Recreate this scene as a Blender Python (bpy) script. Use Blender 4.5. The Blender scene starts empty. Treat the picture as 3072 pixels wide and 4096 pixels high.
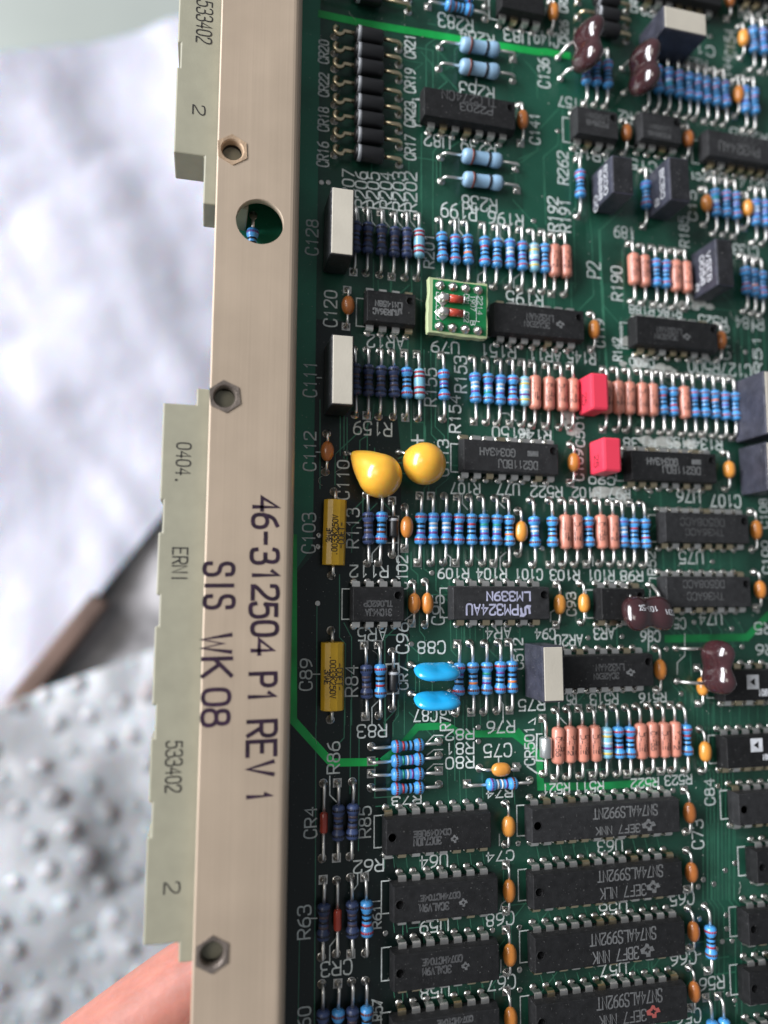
import bpy, bmesh, math, random
from mathutils import Vector, Matrix
random.seed(7)
SC = bpy.context.scene
COL = SC.collection
U = 0.00254                       # board grid: 0.1 inch, in metres

# ------------------------------------------------------------------ camera
def _rot(rx, ry, rz):
    return (Matrix.Rotation(rx, 3, 'X') @ Matrix.Rotation(ry, 3, 'Y') @ Matrix.Rotation(rz, 3, 'Z'))
_R = _rot(math.radians(-6.15894), math.radians(-13.64474), math.radians(0.25058))
def _w(v): return Vector((v[0], -v[1], -v[2]))
right, down, fwd = _w(_R[0]), _w(_R[1]), _w(_R[2])
cam_d = bpy.data.cameras.new('camera'); cam = bpy.data.objects.new('camera', cam_d); COL.objects.link(cam)
M = Matrix.Identity(4)
for i in range(3):
    M[i][0], M[i][1], M[i][2] = right[i], -down[i], -fwd[i]
M.translation = -fwd * (54.39924 * U)
cam.matrix_world = M
cam_d.sensor_fit = 'VERTICAL'; cam_d.sensor_height = 36.0; cam_d.lens = 2958.245 / 4096 * 36
cam_d.clip_start = 0.005; cam_d.clip_end = 50
cam_d.dof.use_dof = True; cam_d.dof.focus_distance = 0.1335; cam_d.dof.aperture_fstop = 6.4
SC.camera = cam
# ------------------------------------------------------------------ world, lamps, exposure
W = bpy.data.worlds.new('World'); SC.world = W; W.use_nodes = True
W.node_tree.nodes['Background'].inputs[0].default_value = (0.86, 0.92, 1.0, 1)
W.node_tree.nodes['Background'].inputs[1].default_value = 0.22
def area(name, loc, target, sx, sy, power, col):
    l = bpy.data.lights.new(name, 'AREA'); l.shape = 'RECTANGLE'; l.size = sx; l.size_y = sy; l.energy = power; l.color = col
    o = bpy.data.objects.new(name, l); COL.objects.link(o); o.location = loc
    o.rotation_euler = (Vector(target) - Vector(loc)).to_track_quat('-Z', 'Y').to_euler()
    return o
area('window_light', (-1.0, 0.34, 0.46), (0, 0, 0), 1.2, 0.42, 36.0, (0.93, 0.95, 1.0))
area('fill_light', (-0.75, 0.2, 1.0), (0, 0, 0), 0.5, 0.4, 3.0, (1.0, 0.95, 0.88))  # added soft overhead fill, no lamp there; lifts the board beside the rail
SC.view_settings.view_transform = 'Standard'; SC.view_settings.look = 'None'
SC.view_settings.exposure = 0.0; SC.view_settings.gamma = 1.0
SC.render.engine = 'CYCLES'

# ------------------------------------------------------------------ materials
MATS = {}
def mat(name, col, rough=0.5, metal=0.0, spec=0.5, var=0.0, vscale=400, bump=0.0, bscale=3000, coat=0.0, sss=0.0, trans=0.0, speck=0.0, bdist=0.0002):
    m = bpy.data.materials.new(name); m.use_nodes = True; nt = m.node_tree; b = nt.nodes['Principled BSDF']
    b.inputs['Base Color'].default_value = (*col, 1); b.inputs['Roughness'].default_value = rough
    b.inputs['Metallic'].default_value = metal; b.inputs['Specular IOR Level'].default_value = spec
    b.inputs['Coat Weight'].default_value = coat; b.inputs['Coat Roughness'].default_value = 0.12
    if trans: b.inputs['Transmission Weight'].default_value = trans
    if sss:
        b.inputs['Subsurface Weight'].default_value = 1.0; b.inputs['Subsurface Radius'].default_value = (1.0, 0.35, 0.2)
        b.inputs['Subsurface Scale'].default_value = sss
    tc = nt.nodes.new('ShaderNodeTexCoord')
    def noise(scale, detail=4):
        n = nt.nodes.new('ShaderNodeTexNoise'); n.inputs['Scale'].default_value = scale; n.inputs['Detail'].default_value = detail
        oi = nt.nodes.new('ShaderNodeObjectInfo'); ad = nt.nodes.new('ShaderNodeVectorMath'); ad.operation = 'ADD'
        nt.links.new(tc.outputs['Object'], ad.inputs[0]); nt.links.new(oi.outputs['Location'], ad.inputs[1])
        nt.links.new(ad.outputs[0], n.inputs['Vector']); return n
    last = None
    if var:
        n = noise(vscale); rp = nt.nodes.new('ShaderNodeMapRange')
        rp.inputs['From Min'].default_value = 0.3; rp.inputs['From Max'].default_value = 0.7
        rp.inputs['To Min'].default_value = 1 - var; rp.inputs['To Max'].default_value = 1 + var
        nt.links.new(n.outputs['Fac'], rp.inputs['Value'])
        oi = nt.nodes.new('ShaderNodeObjectInfo'); r2 = nt.nodes.new('ShaderNodeMapRange')
        r2.inputs['To Min'].default_value = 1 - var * .6; r2.inputs['To Max'].default_value = 1 + var * .6
        nt.links.new(oi.outputs['Random'], r2.inputs['Value'])
        mu = nt.nodes.new('ShaderNodeMath'); mu.operation = 'MULTIPLY'
        nt.links.new(rp.outputs[0], mu.inputs[0]); nt.links.new(r2.outputs[0], mu.inputs[1])
        mx = nt.nodes.new('ShaderNodeVectorMath'); mx.operation = 'SCALE'; mx.inputs[0].default_value = col
        nt.links.new(mu.outputs[0], mx.inputs['Scale']); last = mx.outputs[0]
    if speck:                                   # settled dust: sparse pale specks
        n = noise(2600, 1); cr = nt.nodes.new('ShaderNodeMapRange')
        cr.inputs['From Min'].default_value = 0.70; cr.inputs['From Max'].default_value = 0.80
        cr.inputs['To Min'].default_value = 0; cr.inputs['To Max'].default_value = speck
        nt.links.new(n.outputs['Fac'], cr.inputs['Value'])
        mi = nt.nodes.new('ShaderNodeMix'); mi.data_type = 'RGBA'
        nt.links.new(cr.outputs[0], mi.inputs['Factor'])
        if last: nt.links.new(last, mi.inputs['A'])
        else: mi.inputs['A'].default_value = (*col, 1)
        mi.inputs['B'].default_value = (.45, .44, .42, 1); last = mi.outputs['Result']
    if last: nt.links.new(last, b.inputs['Base Color'])
    if bump:
        n = noise(bscale, 3); bp = nt.nodes.new('ShaderNodeBump'); bp.inputs['Strength'].default_value = bump; bp.inputs['Distance'].default_value = bdist
        nt.links.new(n.outputs['Fac'], bp.inputs['Height']); nt.links.new(bp.outputs[0], b.inputs['Normal'])
    MATS[name] = m; return m
mat('mask', (.0075, .038, .024), .30, var=.6, vscale=90, bump=.05, bscale=900, speck=.25)
mat('plane_green', (.0085, .056, .034), .30, var=.3, vscale=60, bump=.05, speck=.3)
mat('dark_mask', (.0035, .0090, .0080), .30, bump=.05, bscale=900, speck=.2)
mat('laminate_edge', (.30, .33, .18), .6)
mat('copper_under_mask', (.036, .150, .092), .33, var=.2)
mat('glow_green', (.008, .36, .066), .3, var=.45, vscale=90, bump=.05)  # green of light coming through the board, put into the colour
mat('glow_dull', (.008, .21, .055), .3, var=.5, vscale=120, bump=.05)
mat('pour_green', (.015, .155, .090), .3, var=.25, vscale=90, bump=.06, speck=.4)
mat('silk', (.56, .60, .58), .55, var=.25, vscale=1500)
mat('solder', (.62, .60, .56), .30, 1.0, bump=.5, bscale=1600)
mat('tin', (.80, .78, .74), .40, 1.0, bump=.2, bscale=900, var=.15)
mat('gold_tin', (.72, .60, .40), .28, 1.0, bump=.3, bscale=1200)
mat('ic_black', (.010, .010, .0105), .55, spec=.32, var=.35, vscale=900, bump=.35, bscale=6000, speck=.25)
mat('ic_grey', (.020, .020, .021), .55, spec=.35, var=.3, vscale=900, bump=.35, bscale=6000, speck=.25)
mat('ink_faint', (.12, .122, .122), .7, var=.3, vscale=2000)
mat('ink_white', (.55, .56, .58), .7, var=.2)
mat('ink_lilac', (.42, .42, .56), .7, var=.2)
mat('ink_red', (.32, .07, .06), .7)
mat('ink_black', (.012, .010, .010), .6)
mat('ink_rail', (.022, .008, .022), .45, var=.5, vscale=900)
mat('res_blue', (.060, .285, .62), .32, coat=.5, var=.22, vscale=500, bump=.1, bscale=1500)
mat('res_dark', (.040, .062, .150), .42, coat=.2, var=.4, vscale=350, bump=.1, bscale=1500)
mat('res_light', (.22, .50, .66), .34, coat=.4, var=.15, vscale=500)
mat('res_grey', (.25, .40, .55), .42, coat=.3, var=.15, vscale=500)
mat('res_pink', (.52, .20, .14), .38, coat=.35, var=.15, vscale=400, bump=.1)
mat('res_dust', (.040, .052, .075), .5, coat=.2, var=.3, vscale=600, bump=.2)
mat('b_red', (.34, .030, .045), .4); mat('b_black', (.010, .010, .016), .4); mat('b_brown', (.14, .035, .022), .4)
mat('b_orange', (.66, .20, .06), .4); mat('b_violet', (.14, .05, .24), .4); mat('b_green', (.02, .26, .19), .4)
mat('b_dim', (.07, .05, .06), .5); mat('b_white', (.62, .64, .68), .4); mat('b_yellow', (.62, .48, .12), .4); mat('b_grey', (.45, .46, .48), .4)
mat('cap_orange', (.66, .27, .045), .30, coat=.5, var=.12, vscale=500, bump=.15, bscale=900)
mat('cap_amber', (.56, .20, .035), .32, coat=.5, var=.15, vscale=500, bump=.15, bscale=900)
mat('cap_brown', (.42, .135, .03), .34, coat=.5, var=.15, vscale=500, bump=.15, bscale=900)
mat('tantalum', (.80, .44, .050), .28, coat=.5, var=.06, vscale=300, bump=.1, bscale=500, sss=.0004)
mat('film_yellow', (.56, .33, .020), .35, var=.1, bump=.1)
mat('resin_white', (.48, .44, .365), .45, var=.05, vscale=200, bump=.1)
mat('case_black', (.018, .018, .020), .35, var=.35, vscale=500, bump=.4, bscale=2500, speck=.35)
mat('case_slate', (.038, .039, .054), .4, var=.3, vscale=500, bump=.4, bscale=2500, speck=.3)
mat('case_red', (.74, .045, .085), .38, coat=.2, bump=.05)
mat('mica', (.040, .014, .016), .17, coat=1.0, var=.25, vscale=300, bump=.15, bscale=600)
mat('disc_blue', (.015, .34, .66), .25, coat=.7, var=.08, bump=.1, bscale=500)
mat('diode_black', (.012, .012, .013), .4, bump=.1)
mat('diode_red', (.36, .045, .025), .2, coat=.6, var=.2)
mat('diode_silver', (.55, .57, .56), .3, .8, bump=.3)
mat('rail', (.40, .315, .25), .45, .15, var=.05, vscale=80, bump=.12, bscale=2500)
mat('nut_steel', (.20, .165, .14), .34, .6, bump=.4, var=.3); mat('nut_gold', (.50, .355, .235), .36, .4, bump=.4, var=.2)
mat('thread_dark', (.06, .05, .045), .4, .8)
def brushed(name, col):
    m = bpy.data.materials.new(name); m.use_nodes = True; nt = m.node_tree; b = nt.nodes['Principled BSDF']; L = nt.links.new
    tc = nt.nodes.new('ShaderNodeTexCoord'); mp = nt.nodes.new('ShaderNodeMapping'); mp.inputs['Scale'].default_value = (2600, 22, 2600); L(tc.outputs['Object'], mp.inputs[0])
    n1 = nt.nodes.new('ShaderNodeTexNoise'); n1.inputs['Scale'].default_value = 1; n1.inputs['Detail'].default_value = 4; L(mp.outputs[0], n1.inputs['Vector'])
    n2 = nt.nodes.new('ShaderNodeTexNoise'); n2.inputs['Scale'].default_value = 70; n2.inputs['Detail'].default_value = 5; L(tc.outputs['Object'], n2.inputs['Vector'])
    m2 = nt.nodes.new('ShaderNodeMapping'); m2.inputs['Scale'].default_value = (420, 9, 420); L(tc.outputs['Object'], m2.inputs[0])
    n3 = nt.nodes.new('ShaderNodeTexNoise'); n3.inputs['Scale'].default_value = 1; n3.inputs['Detail'].default_value = 2; L(m2.outputs[0], n3.inputs['Vector'])
    def rng(n, a, b_, lo=.3, hi=.7):
        r = nt.nodes.new('ShaderNodeMapRange'); r.inputs['From Min'].default_value = lo; r.inputs['From Max'].default_value = hi; r.inputs['To Min'].default_value = a; r.inputs['To Max'].default_value = b_; L(n.outputs['Fac'], r.inputs['Value']); return r.outputs[0]
    def mul(a, c):
        k = nt.nodes.new('ShaderNodeMath'); k.operation = 'MULTIPLY'; L(a, k.inputs[0]); L(c, k.inputs[1]); return k.outputs[0]
    f = mul(mul(rng(n1, .975, 1.025), rng(n2, .95, 1.04)), rng(n3, .97, 1.025))
    sc = nt.nodes.new('ShaderNodeVectorMath'); sc.operation = 'SCALE'; sc.inputs[0].default_value = col; L(f, sc.inputs['Scale']); L(sc.outputs[0], b.inputs['Base Color'])
    L(rng(n2, .34, .52), b.inputs['Roughness']); b.inputs['Metallic'].default_value = .25
    bp = nt.nodes.new('ShaderNodeBump'); bp.inputs['Strength'].default_value = .25; bp.inputs['Distance'].default_value = .00005; L(n1.outputs['Fac'], bp.inputs['Height']); L(bp.outputs[0], b.inputs['Normal'])
    MATS[name] = m
brushed('rail', (.445, .35, .26))
mat('connector', (.30, .285, .21), .5, var=.06, vscale=300, bump=.08)
mat('adapter_green', (.006, .15, .045), .3, var=.15); mat('adapter_edge', (.38, .44, .24), .6)
mat('flux', (.36, .37, .34), .6, var=.3, vscale=700, bump=.4, bscale=1500)
mat('sheet_white', (.55, .545, .615), .5, var=.05, vscale=14, sss=.004, bump=.3, bscale=60, bdist=.004)
mat('film_clear', (.42, .425, .44), .28, var=.28, vscale=40, bump=.35, bscale=200, sss=.0035, bdist=.001)
mat('shade_grey', (.36, .345, .35), .8, var=.5, vscale=60)  # grey of the added slab that stands in for shade
mat('wood_brown', (.11, .068, .052), .6, var=.3, vscale=60)
mat('table_grey', (.33, .355, .325), .6, var=.08, vscale=8)
mat('grout', (.62, .63, .60), .7)
mat('skin', (.40, .160, .120), .58, var=.10, vscale=220, bump=.6, bscale=700, sss=.004)
mat('nail', (.66, .40, .34), .3, coat=.3)

# ------------------------------------------------------------------ helpers
def P(gx, gy, mm=0.0): return Vector((gx * U, -gy * U, mm / 1000))
def link(name, me, parent=None, loc=(0, 0, 0), rz=0.0, label=None):
    o = bpy.data.objects.new(name, me); COL.objects.link(o); o.location = loc; o.rotation_euler = (0, 0, rz)
    if parent: o.parent = parent
    if label: o['label'] = label
    return o
class MB:
    def __init__(s): s.v, s.f, s.mi, s.sm = [], [], [], []
    def add(s, verts, faces, m=0, smooth=False):
        k = len(s.v); s.v += [tuple(v) for v in verts]
        for f in faces: s.f.append([i + k for i in f]); s.mi.append(m); s.sm.append(smooth)
    def box(s, a, b, m=0):
        (x0, y0, z0), (x1, y1, z1) = a, b
        s.add([(x0, y0, z0), (x1, y0, z0), (x1, y1, z0), (x0, y1, z0), (x0, y0, z1), (x1, y0, z1), (x1, y1, z1), (x0, y1, z1)],
              [(3, 2, 1, 0), (4, 5, 6, 7), (0, 1, 5, 4), (1, 2, 6, 5), (2, 3, 7, 6), (3, 0, 4, 7)], m)
    def lathe(s, prof, n=16, axis='X', org=(0, 0, 0), m=0, smooth=True, sy=1.0, sz=1.0):
        vs = []; org = Vector(org)
        for (a, r) in prof:
            for k in range(n):
                t = 2 * math.pi * k / n; c, d = r * math.cos(t) * sy, r * math.sin(t) * sz
                p = {'X': (a, c, d), 'Y': (c, a, d), 'Z': (c, d, a)}[axis]
                vs.append(org + Vector(p))
        fs = []; L = len(prof)
        for i in range(L - 1):
            for k in range(n):
                q = (i * n + k, i * n + (k + 1) % n, (i + 1) * n + (k + 1) % n, (i + 1) * n + k)
                fs.append(q if axis != 'Y' else q[::-1])
        c0 = list(range(n)); c1 = [(L - 1) * n + k for k in range(n)]
        fs.append(c0[::-1] if axis != 'Y' else c0); fs.append(c1 if axis != 'Y' else c1[::-1])
        s.add(vs, fs, m, smooth)
    def tube(s, pts, r, n=8, m=0, cap=True):
        pts = [Vector(p) for p in pts]; rs = r if isinstance(r, (list, tuple)) else [r] * len(pts)
        vs = []; N = None
        for i, p in enumerate(pts):
            d = (pts[min(i + 1, len(pts) - 1)] - pts[max(i - 1, 0)]).normalized()
            if N is None: N = d.orthogonal().normalized()
            N = (N - d * N.dot(d)).normalized(); B = d.cross(N)
            for k in range(n):
                t = 2 * math.pi * k / n; vs.append(p + (N * math.cos(t) + B * math.sin(t)) * rs[i])
        fs = []
        for i in range(len(pts) - 1):
            for k in range(n): fs.append((i * n + k, i * n + (k + 1) % n, (i + 1) * n + (k + 1) % n, (i + 1) * n + k))
        if cap:
            fs.append(list(range(n))[::-1]); fs.append([(len(pts) - 1) * n + k for k in range(n)])
        s.add(vs, fs, m, True)
    def prism(s, poly, z0, z1, m=0):
        n = len(poly); s.add([(x, y, z0) for x, y in poly] + [(x, y, z1) for x, y in poly],
            [list(range(n))[::-1], [n + i for i in range(n)]] + [(i, (i + 1) % n, n + (i + 1) % n, n + i) for i in range(n)], m)
    def mesh(s, name, mats, bevel=0.0, seg=2, smooth=None, sub=0):
        me = bpy.data.meshes.new(name); me.from_pydata(s.v, [], s.f)
        for m in ([mats] if isinstance(mats, str) else mats): me.materials.append(MATS[m])
        me.polygons.foreach_set('material_index', s.mi); me.polygons.foreach_set('use_smooth', s.sm)
        if bevel:
            bm = bmesh.new(); bm.from_mesh(me)
            es = [e for e in bm.edges if len(e.link_faces) == 2 and e.calc_face_angle(0) > 0.5]
            bmesh.ops.bevel(bm, geom=es, offset=bevel, segments=seg, affect='EDGES', profile=.5, clamp_overlap=True)
            bm.to_mesh(me); bm.free()
        if smooth is not None:
            for p in me.polygons: p.use_smooth = smooth
        me.update(); return me
def arc(c, a, b, t0, t1, n):
    return [tuple(Vector(c) + Vector(a) * math.cos(t0 + (t1 - t0) * i / n) + Vector(b) * math.sin(t0 + (t1 - t0) * i / n)) for i in range(n + 1)]

# ---- stroke lettering (plotter style): glyph box 4 wide, 6 high; '~' = rounded stroke, 'o' = closed rounded
GL = {
 '0': ['o 0,1 0,5 1,6 3,6 4,5 4,1 3,0 1,0'], '1': ['1,4.6 2.2,6 2.2,0'], '2': ['~0,4.6 0,6 4,6.2 4,3.6 0,0.8 0,0', '0,0 4,0'],
 '3': ['~0,5.2 .4,6.2 4,6.2 3.8,3.1 1.4,3.1', '~1.4,3.1 4.2,3.1 4.2,-.2 .2,-.3 0,1'], '4': ['3,0 3,6 0,2 4,2'], '5': ['3.8,6 .5,6 .3,3.4', '~.3,3.4 1.5,4 4,3.8 4.2,0 .4,-.4 0,1'],
 '6': ['~3.4,6 .8,5 0,2.6', 'o 0,.8 0,2.6 1,3.5 3,3.5 4,2.6 4,.8 3,0 1,0'], '7': ['0,6 4,6 1.2,0'], '8': ['o .3,3.9 .3,5.3 1,6 3,6 3.7,5.3 3.7,3.9 3,3.2 1,3.2', 'o 0,.8 0,2.4 1,3.2 3,3.2 4,2.4 4,.8 3,0 1,0'],
 '9': ['~.6,0 3.2,1 4,3.4', 'o 0,3.4 0,5.2 1,6 3,6 4,5.2 4,3.4 3,2.5 1,2.5'],
 'A': ['0,0 2,6 4,0', '.7,2 3.3,2'], 'B': ['0,0 0,6', '~0,6 3.8,6.1 3.8,3.2 0,3.2', '~0,3.2 4.2,3.2 4.2,-.1 0,0'], 'C': ['~4,4.6 3.8,6.2 0,6.4 0,-.4 3.8,-.2 4,1.4'], 'D': ['0,0 0,6', '~0,6 4.2,6.2 4.2,-.2 0,0'],
 'E': ['4,0 0,0 0,6 4,6', '0,3.1 3,3.1'], 'F': ['0,0 0,6 4,6', '0,3.1 3,3.1'], 'G': ['~4,4.6 3.8,6.2 0,6.4 0,-.4 4,-.4 4,2.6', '4,2.6 2.4,2.6'], 'H': ['0,0 0,6', '4,0 4,6', '0,3 4,3'], 'I': ['2,0 2,6'], 'J': ['~0,1.4 .4,-.4 3.6,-.4 3.4,2', '3.4,2 3.4,6'],
 'K': ['0,0 0,6', '4,6 0,2.4', '1.3,3.5 4,0'], 'L': ['0,6 0,0 4,0'], 'M': ['0,0 0,6 2,2.6 4,6 4,0'], 'N': ['0,0 0,6 4,0 4,6'], 'P': ['0,0 0,6', '~0,6 4.2,6.1 4.2,2.7 0,2.8'], 'R': ['0,0 0,6', '~0,6 4.2,6.1 4.2,2.8 0,2.9', '1.8,2.9 4,0'],
 'S': ['~4,4.8 3.8,6.3 0,6.3 .1,3.4 4,3 4.1,-.3 .1,-.3 0,1.2'], 'T': ['0,6 4,6', '2,6 2,0'], 'U': ['~0,3 0,-.4 4,-.4 4,3', '0,3 0,6', '4,3 4,6'], 'V': ['0,6 2,0 4,6'], 'W': ['0,6 1,0 2,4.4 3,0 4,6'], 'X': ['0,0 4,6', '0,6 4,0'], 'Y': ['0,6 2,3 4,6', '2,3 2,0'], 'Z': ['0,6 4,6 0,0 4,0'],
 '-': ['.4,3 3.6,3'], '.': ['1.8,0 2.2,0 2.2,.4 1.8,.4'], '+': ['.4,3 3.6,3', '2,1.4 2,4.6'], '%': ['0,0 4,6', 'o .2,5 .2,6 1.4,6 1.4,5', 'o 2.6,0 2.6,1 3.8,1 3.8,0'], '*': ['1.4,5 2.6,5 2.6,6 1.4,6 1.4,5'], ' ': []}
def chaikin(p, closed):
    for _ in range(2):
        q = []; n = len(p)
        for i in range(n if closed else n - 1):
            a, b = p[i], p[(i + 1) % n]
            q += [(a[0] * .75 + b[0] * .25, a[1] * .75 + b[1] * .25), (a[0] * .25 + b[0] * .75, a[1] * .25 + b[1] * .75)]
        if not closed: q = [p[0]] + q + [p[-1]]
        p = q
    return p
def strokes(ch):
    out = []
    for s in GL[ch]:
        k = s[0]; pts = [tuple(map(float, t.split(','))) for t in s.strip('~o ').split()]
        if k == '~': pts = chaikin(pts, False)
        elif k == 'o': pts = chaikin(pts, True); pts.append(pts[0])
        out.append(pts)
    return out
def ribbon(mb, pts, w, z, m=0):
    pts = [Vector((p[0], p[1])) for p in pts]; pts = [p for i, p in enumerate(pts) if i == 0 or (p - pts[i - 1]).length > 1e-7]
    if len(pts) < 2: return
    d0 = (pts[1] - pts[0]).normalized(); d1 = (pts[-1] - pts[-2]).normalized()
    loop = (pts[0] - pts[-1]).length < 1e-7
    if not loop: pts[0] = pts[0] - d0 * w * .4; pts[-1] = pts[-1] + d1 * w * .4
    vs = []
    for i, p in enumerate(pts):
        a = (p - pts[i - 1]).normalized() if i else (pts[1] - p).normalized()
        b = (pts[i + 1] - p).normalized() if i < len(pts) - 1 else a
        if loop and i in (0, len(pts) - 1): a, b = d1, d0
        t = (a + b); t = t.normalized() if t.length > 1e-6 else a
        n = Vector((-t.y, t.x)); k = min(1.6, 1 / max(.4, n.dot(Vector((-a.y, a.x)))))
        vs += [(*(p + n * w / 2 * k), z), (*(p - n * w / 2 * k), z)]
    mb.add(vs, [(2 * i + 1, 2 * i + 3, 2 * i + 2, 2 * i) for i in range(len(pts) - 1)], m)
LOGO = {'TILOGO': ([(0, 3.5), (1.3, 3.7), (1.4, 6), (2.7, 5.9), (2.8, 4.6), (4.3, 4.3), (4.6, 2.2), (3.3, 1.4), (2.7, -.2), (1.9, .2), (1.5, 1.6), (.6, 1.3)],),
        'NSLOGO': ([(0, .3), (1.2, .3), (2, 1.2), (2, 4.8), (2.8, 5.7), (4, 5.7)], [(.2, 4.2), (.4, 1.6), (1.2, .8)], [(3.8, 1.8), (3.6, 4.4), (2.8, 5.2)]),
        'SILOGO': ([(0, 1), (4, 1)], [(0, 3), (4, 3)], [(0, 5), (4, 5)], [(1, 1), (1, 5)], [(3, 1), (3, 5)])}
def text_mesh(name, txt, length, height, w, material, jitter=0.0):
    """flat stroke lettering centred on the origin, reading along +X; sizes in metres"""
    mb = MB(); z = 0.0
    if txt in LOGO:
        sx, sy = length / 4.4, height / 6
        if txt == 'TILOGO':
            poly = [((x - 2.3) * sx, (y - 3) * sy) for x, y in LOGO[txt][0]]
            n = len(poly); inner = [(x * .38, y * .38) for x, y in poly]
            mb.add([(x, y, 0) for x, y in poly] + [(x, y, 0) for x, y in inner], [((i + 1) % n, i, n + i, n + (i + 1) % n) for i in range(n)])
        else:
            for st in LOGO[txt]: ribbon(mb, [((x - 2) * sx, (y - 3) * sy) for x, y in st], w * 1.3, z); z += 4e-6
        return mb.mesh(name, material)
    if txt == 'ADLOGO':
        h, l = height / 2, length / 2
        for a, b in (((-l, -h), (l, -h * .7)), ((-l, h * .7), (l, h)), ((-l, -h * .7), (-l * .7, h * .7)), ((l * .7, -h * .7), (l, h * .7))):
            mb.add([(a[0], a[1], 0), (b[0], a[1], 0), (b[0], b[1], 0), (a[0], b[1], 0)], [(0, 1, 2, 3)])
        mb.add([(-l * .7, h * .7, 0), (-l * .7, -h * .7, 0), (-l * .35, -h * .55, 0), (-l * .35, h * .55, 0), (l * .5, 0, 0), (l * .7, h * .7, 0), (l * .7, -h * .7, 0)],
               [(0, 1, 2, 3), (0, 3, 4, 5), (2, 1, 6, 4), (4, 6, 5)])
        return mb.mesh(name, material)
    n = len(txt); adv = length / (n - 0.28) if n > 1 else length / .72
    cw = adv * .72 if n > 1 else length
    for i, ch in enumerate(txt):
        x0 = -length / 2 + i * adv; jx, jy = random.uniform(-1, 1) * jitter, random.uniform(-1, 1) * jitter
        for st in strokes(ch):
            ribbon(mb, [(x0 + jx + p[0] / 4 * cw, jy - height / 2 + p[1] / 6 * height) for p in st], w, z); z += 3e-6
            if z > 5e-5: z = 0
    return mb.mesh(name, material)

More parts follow.
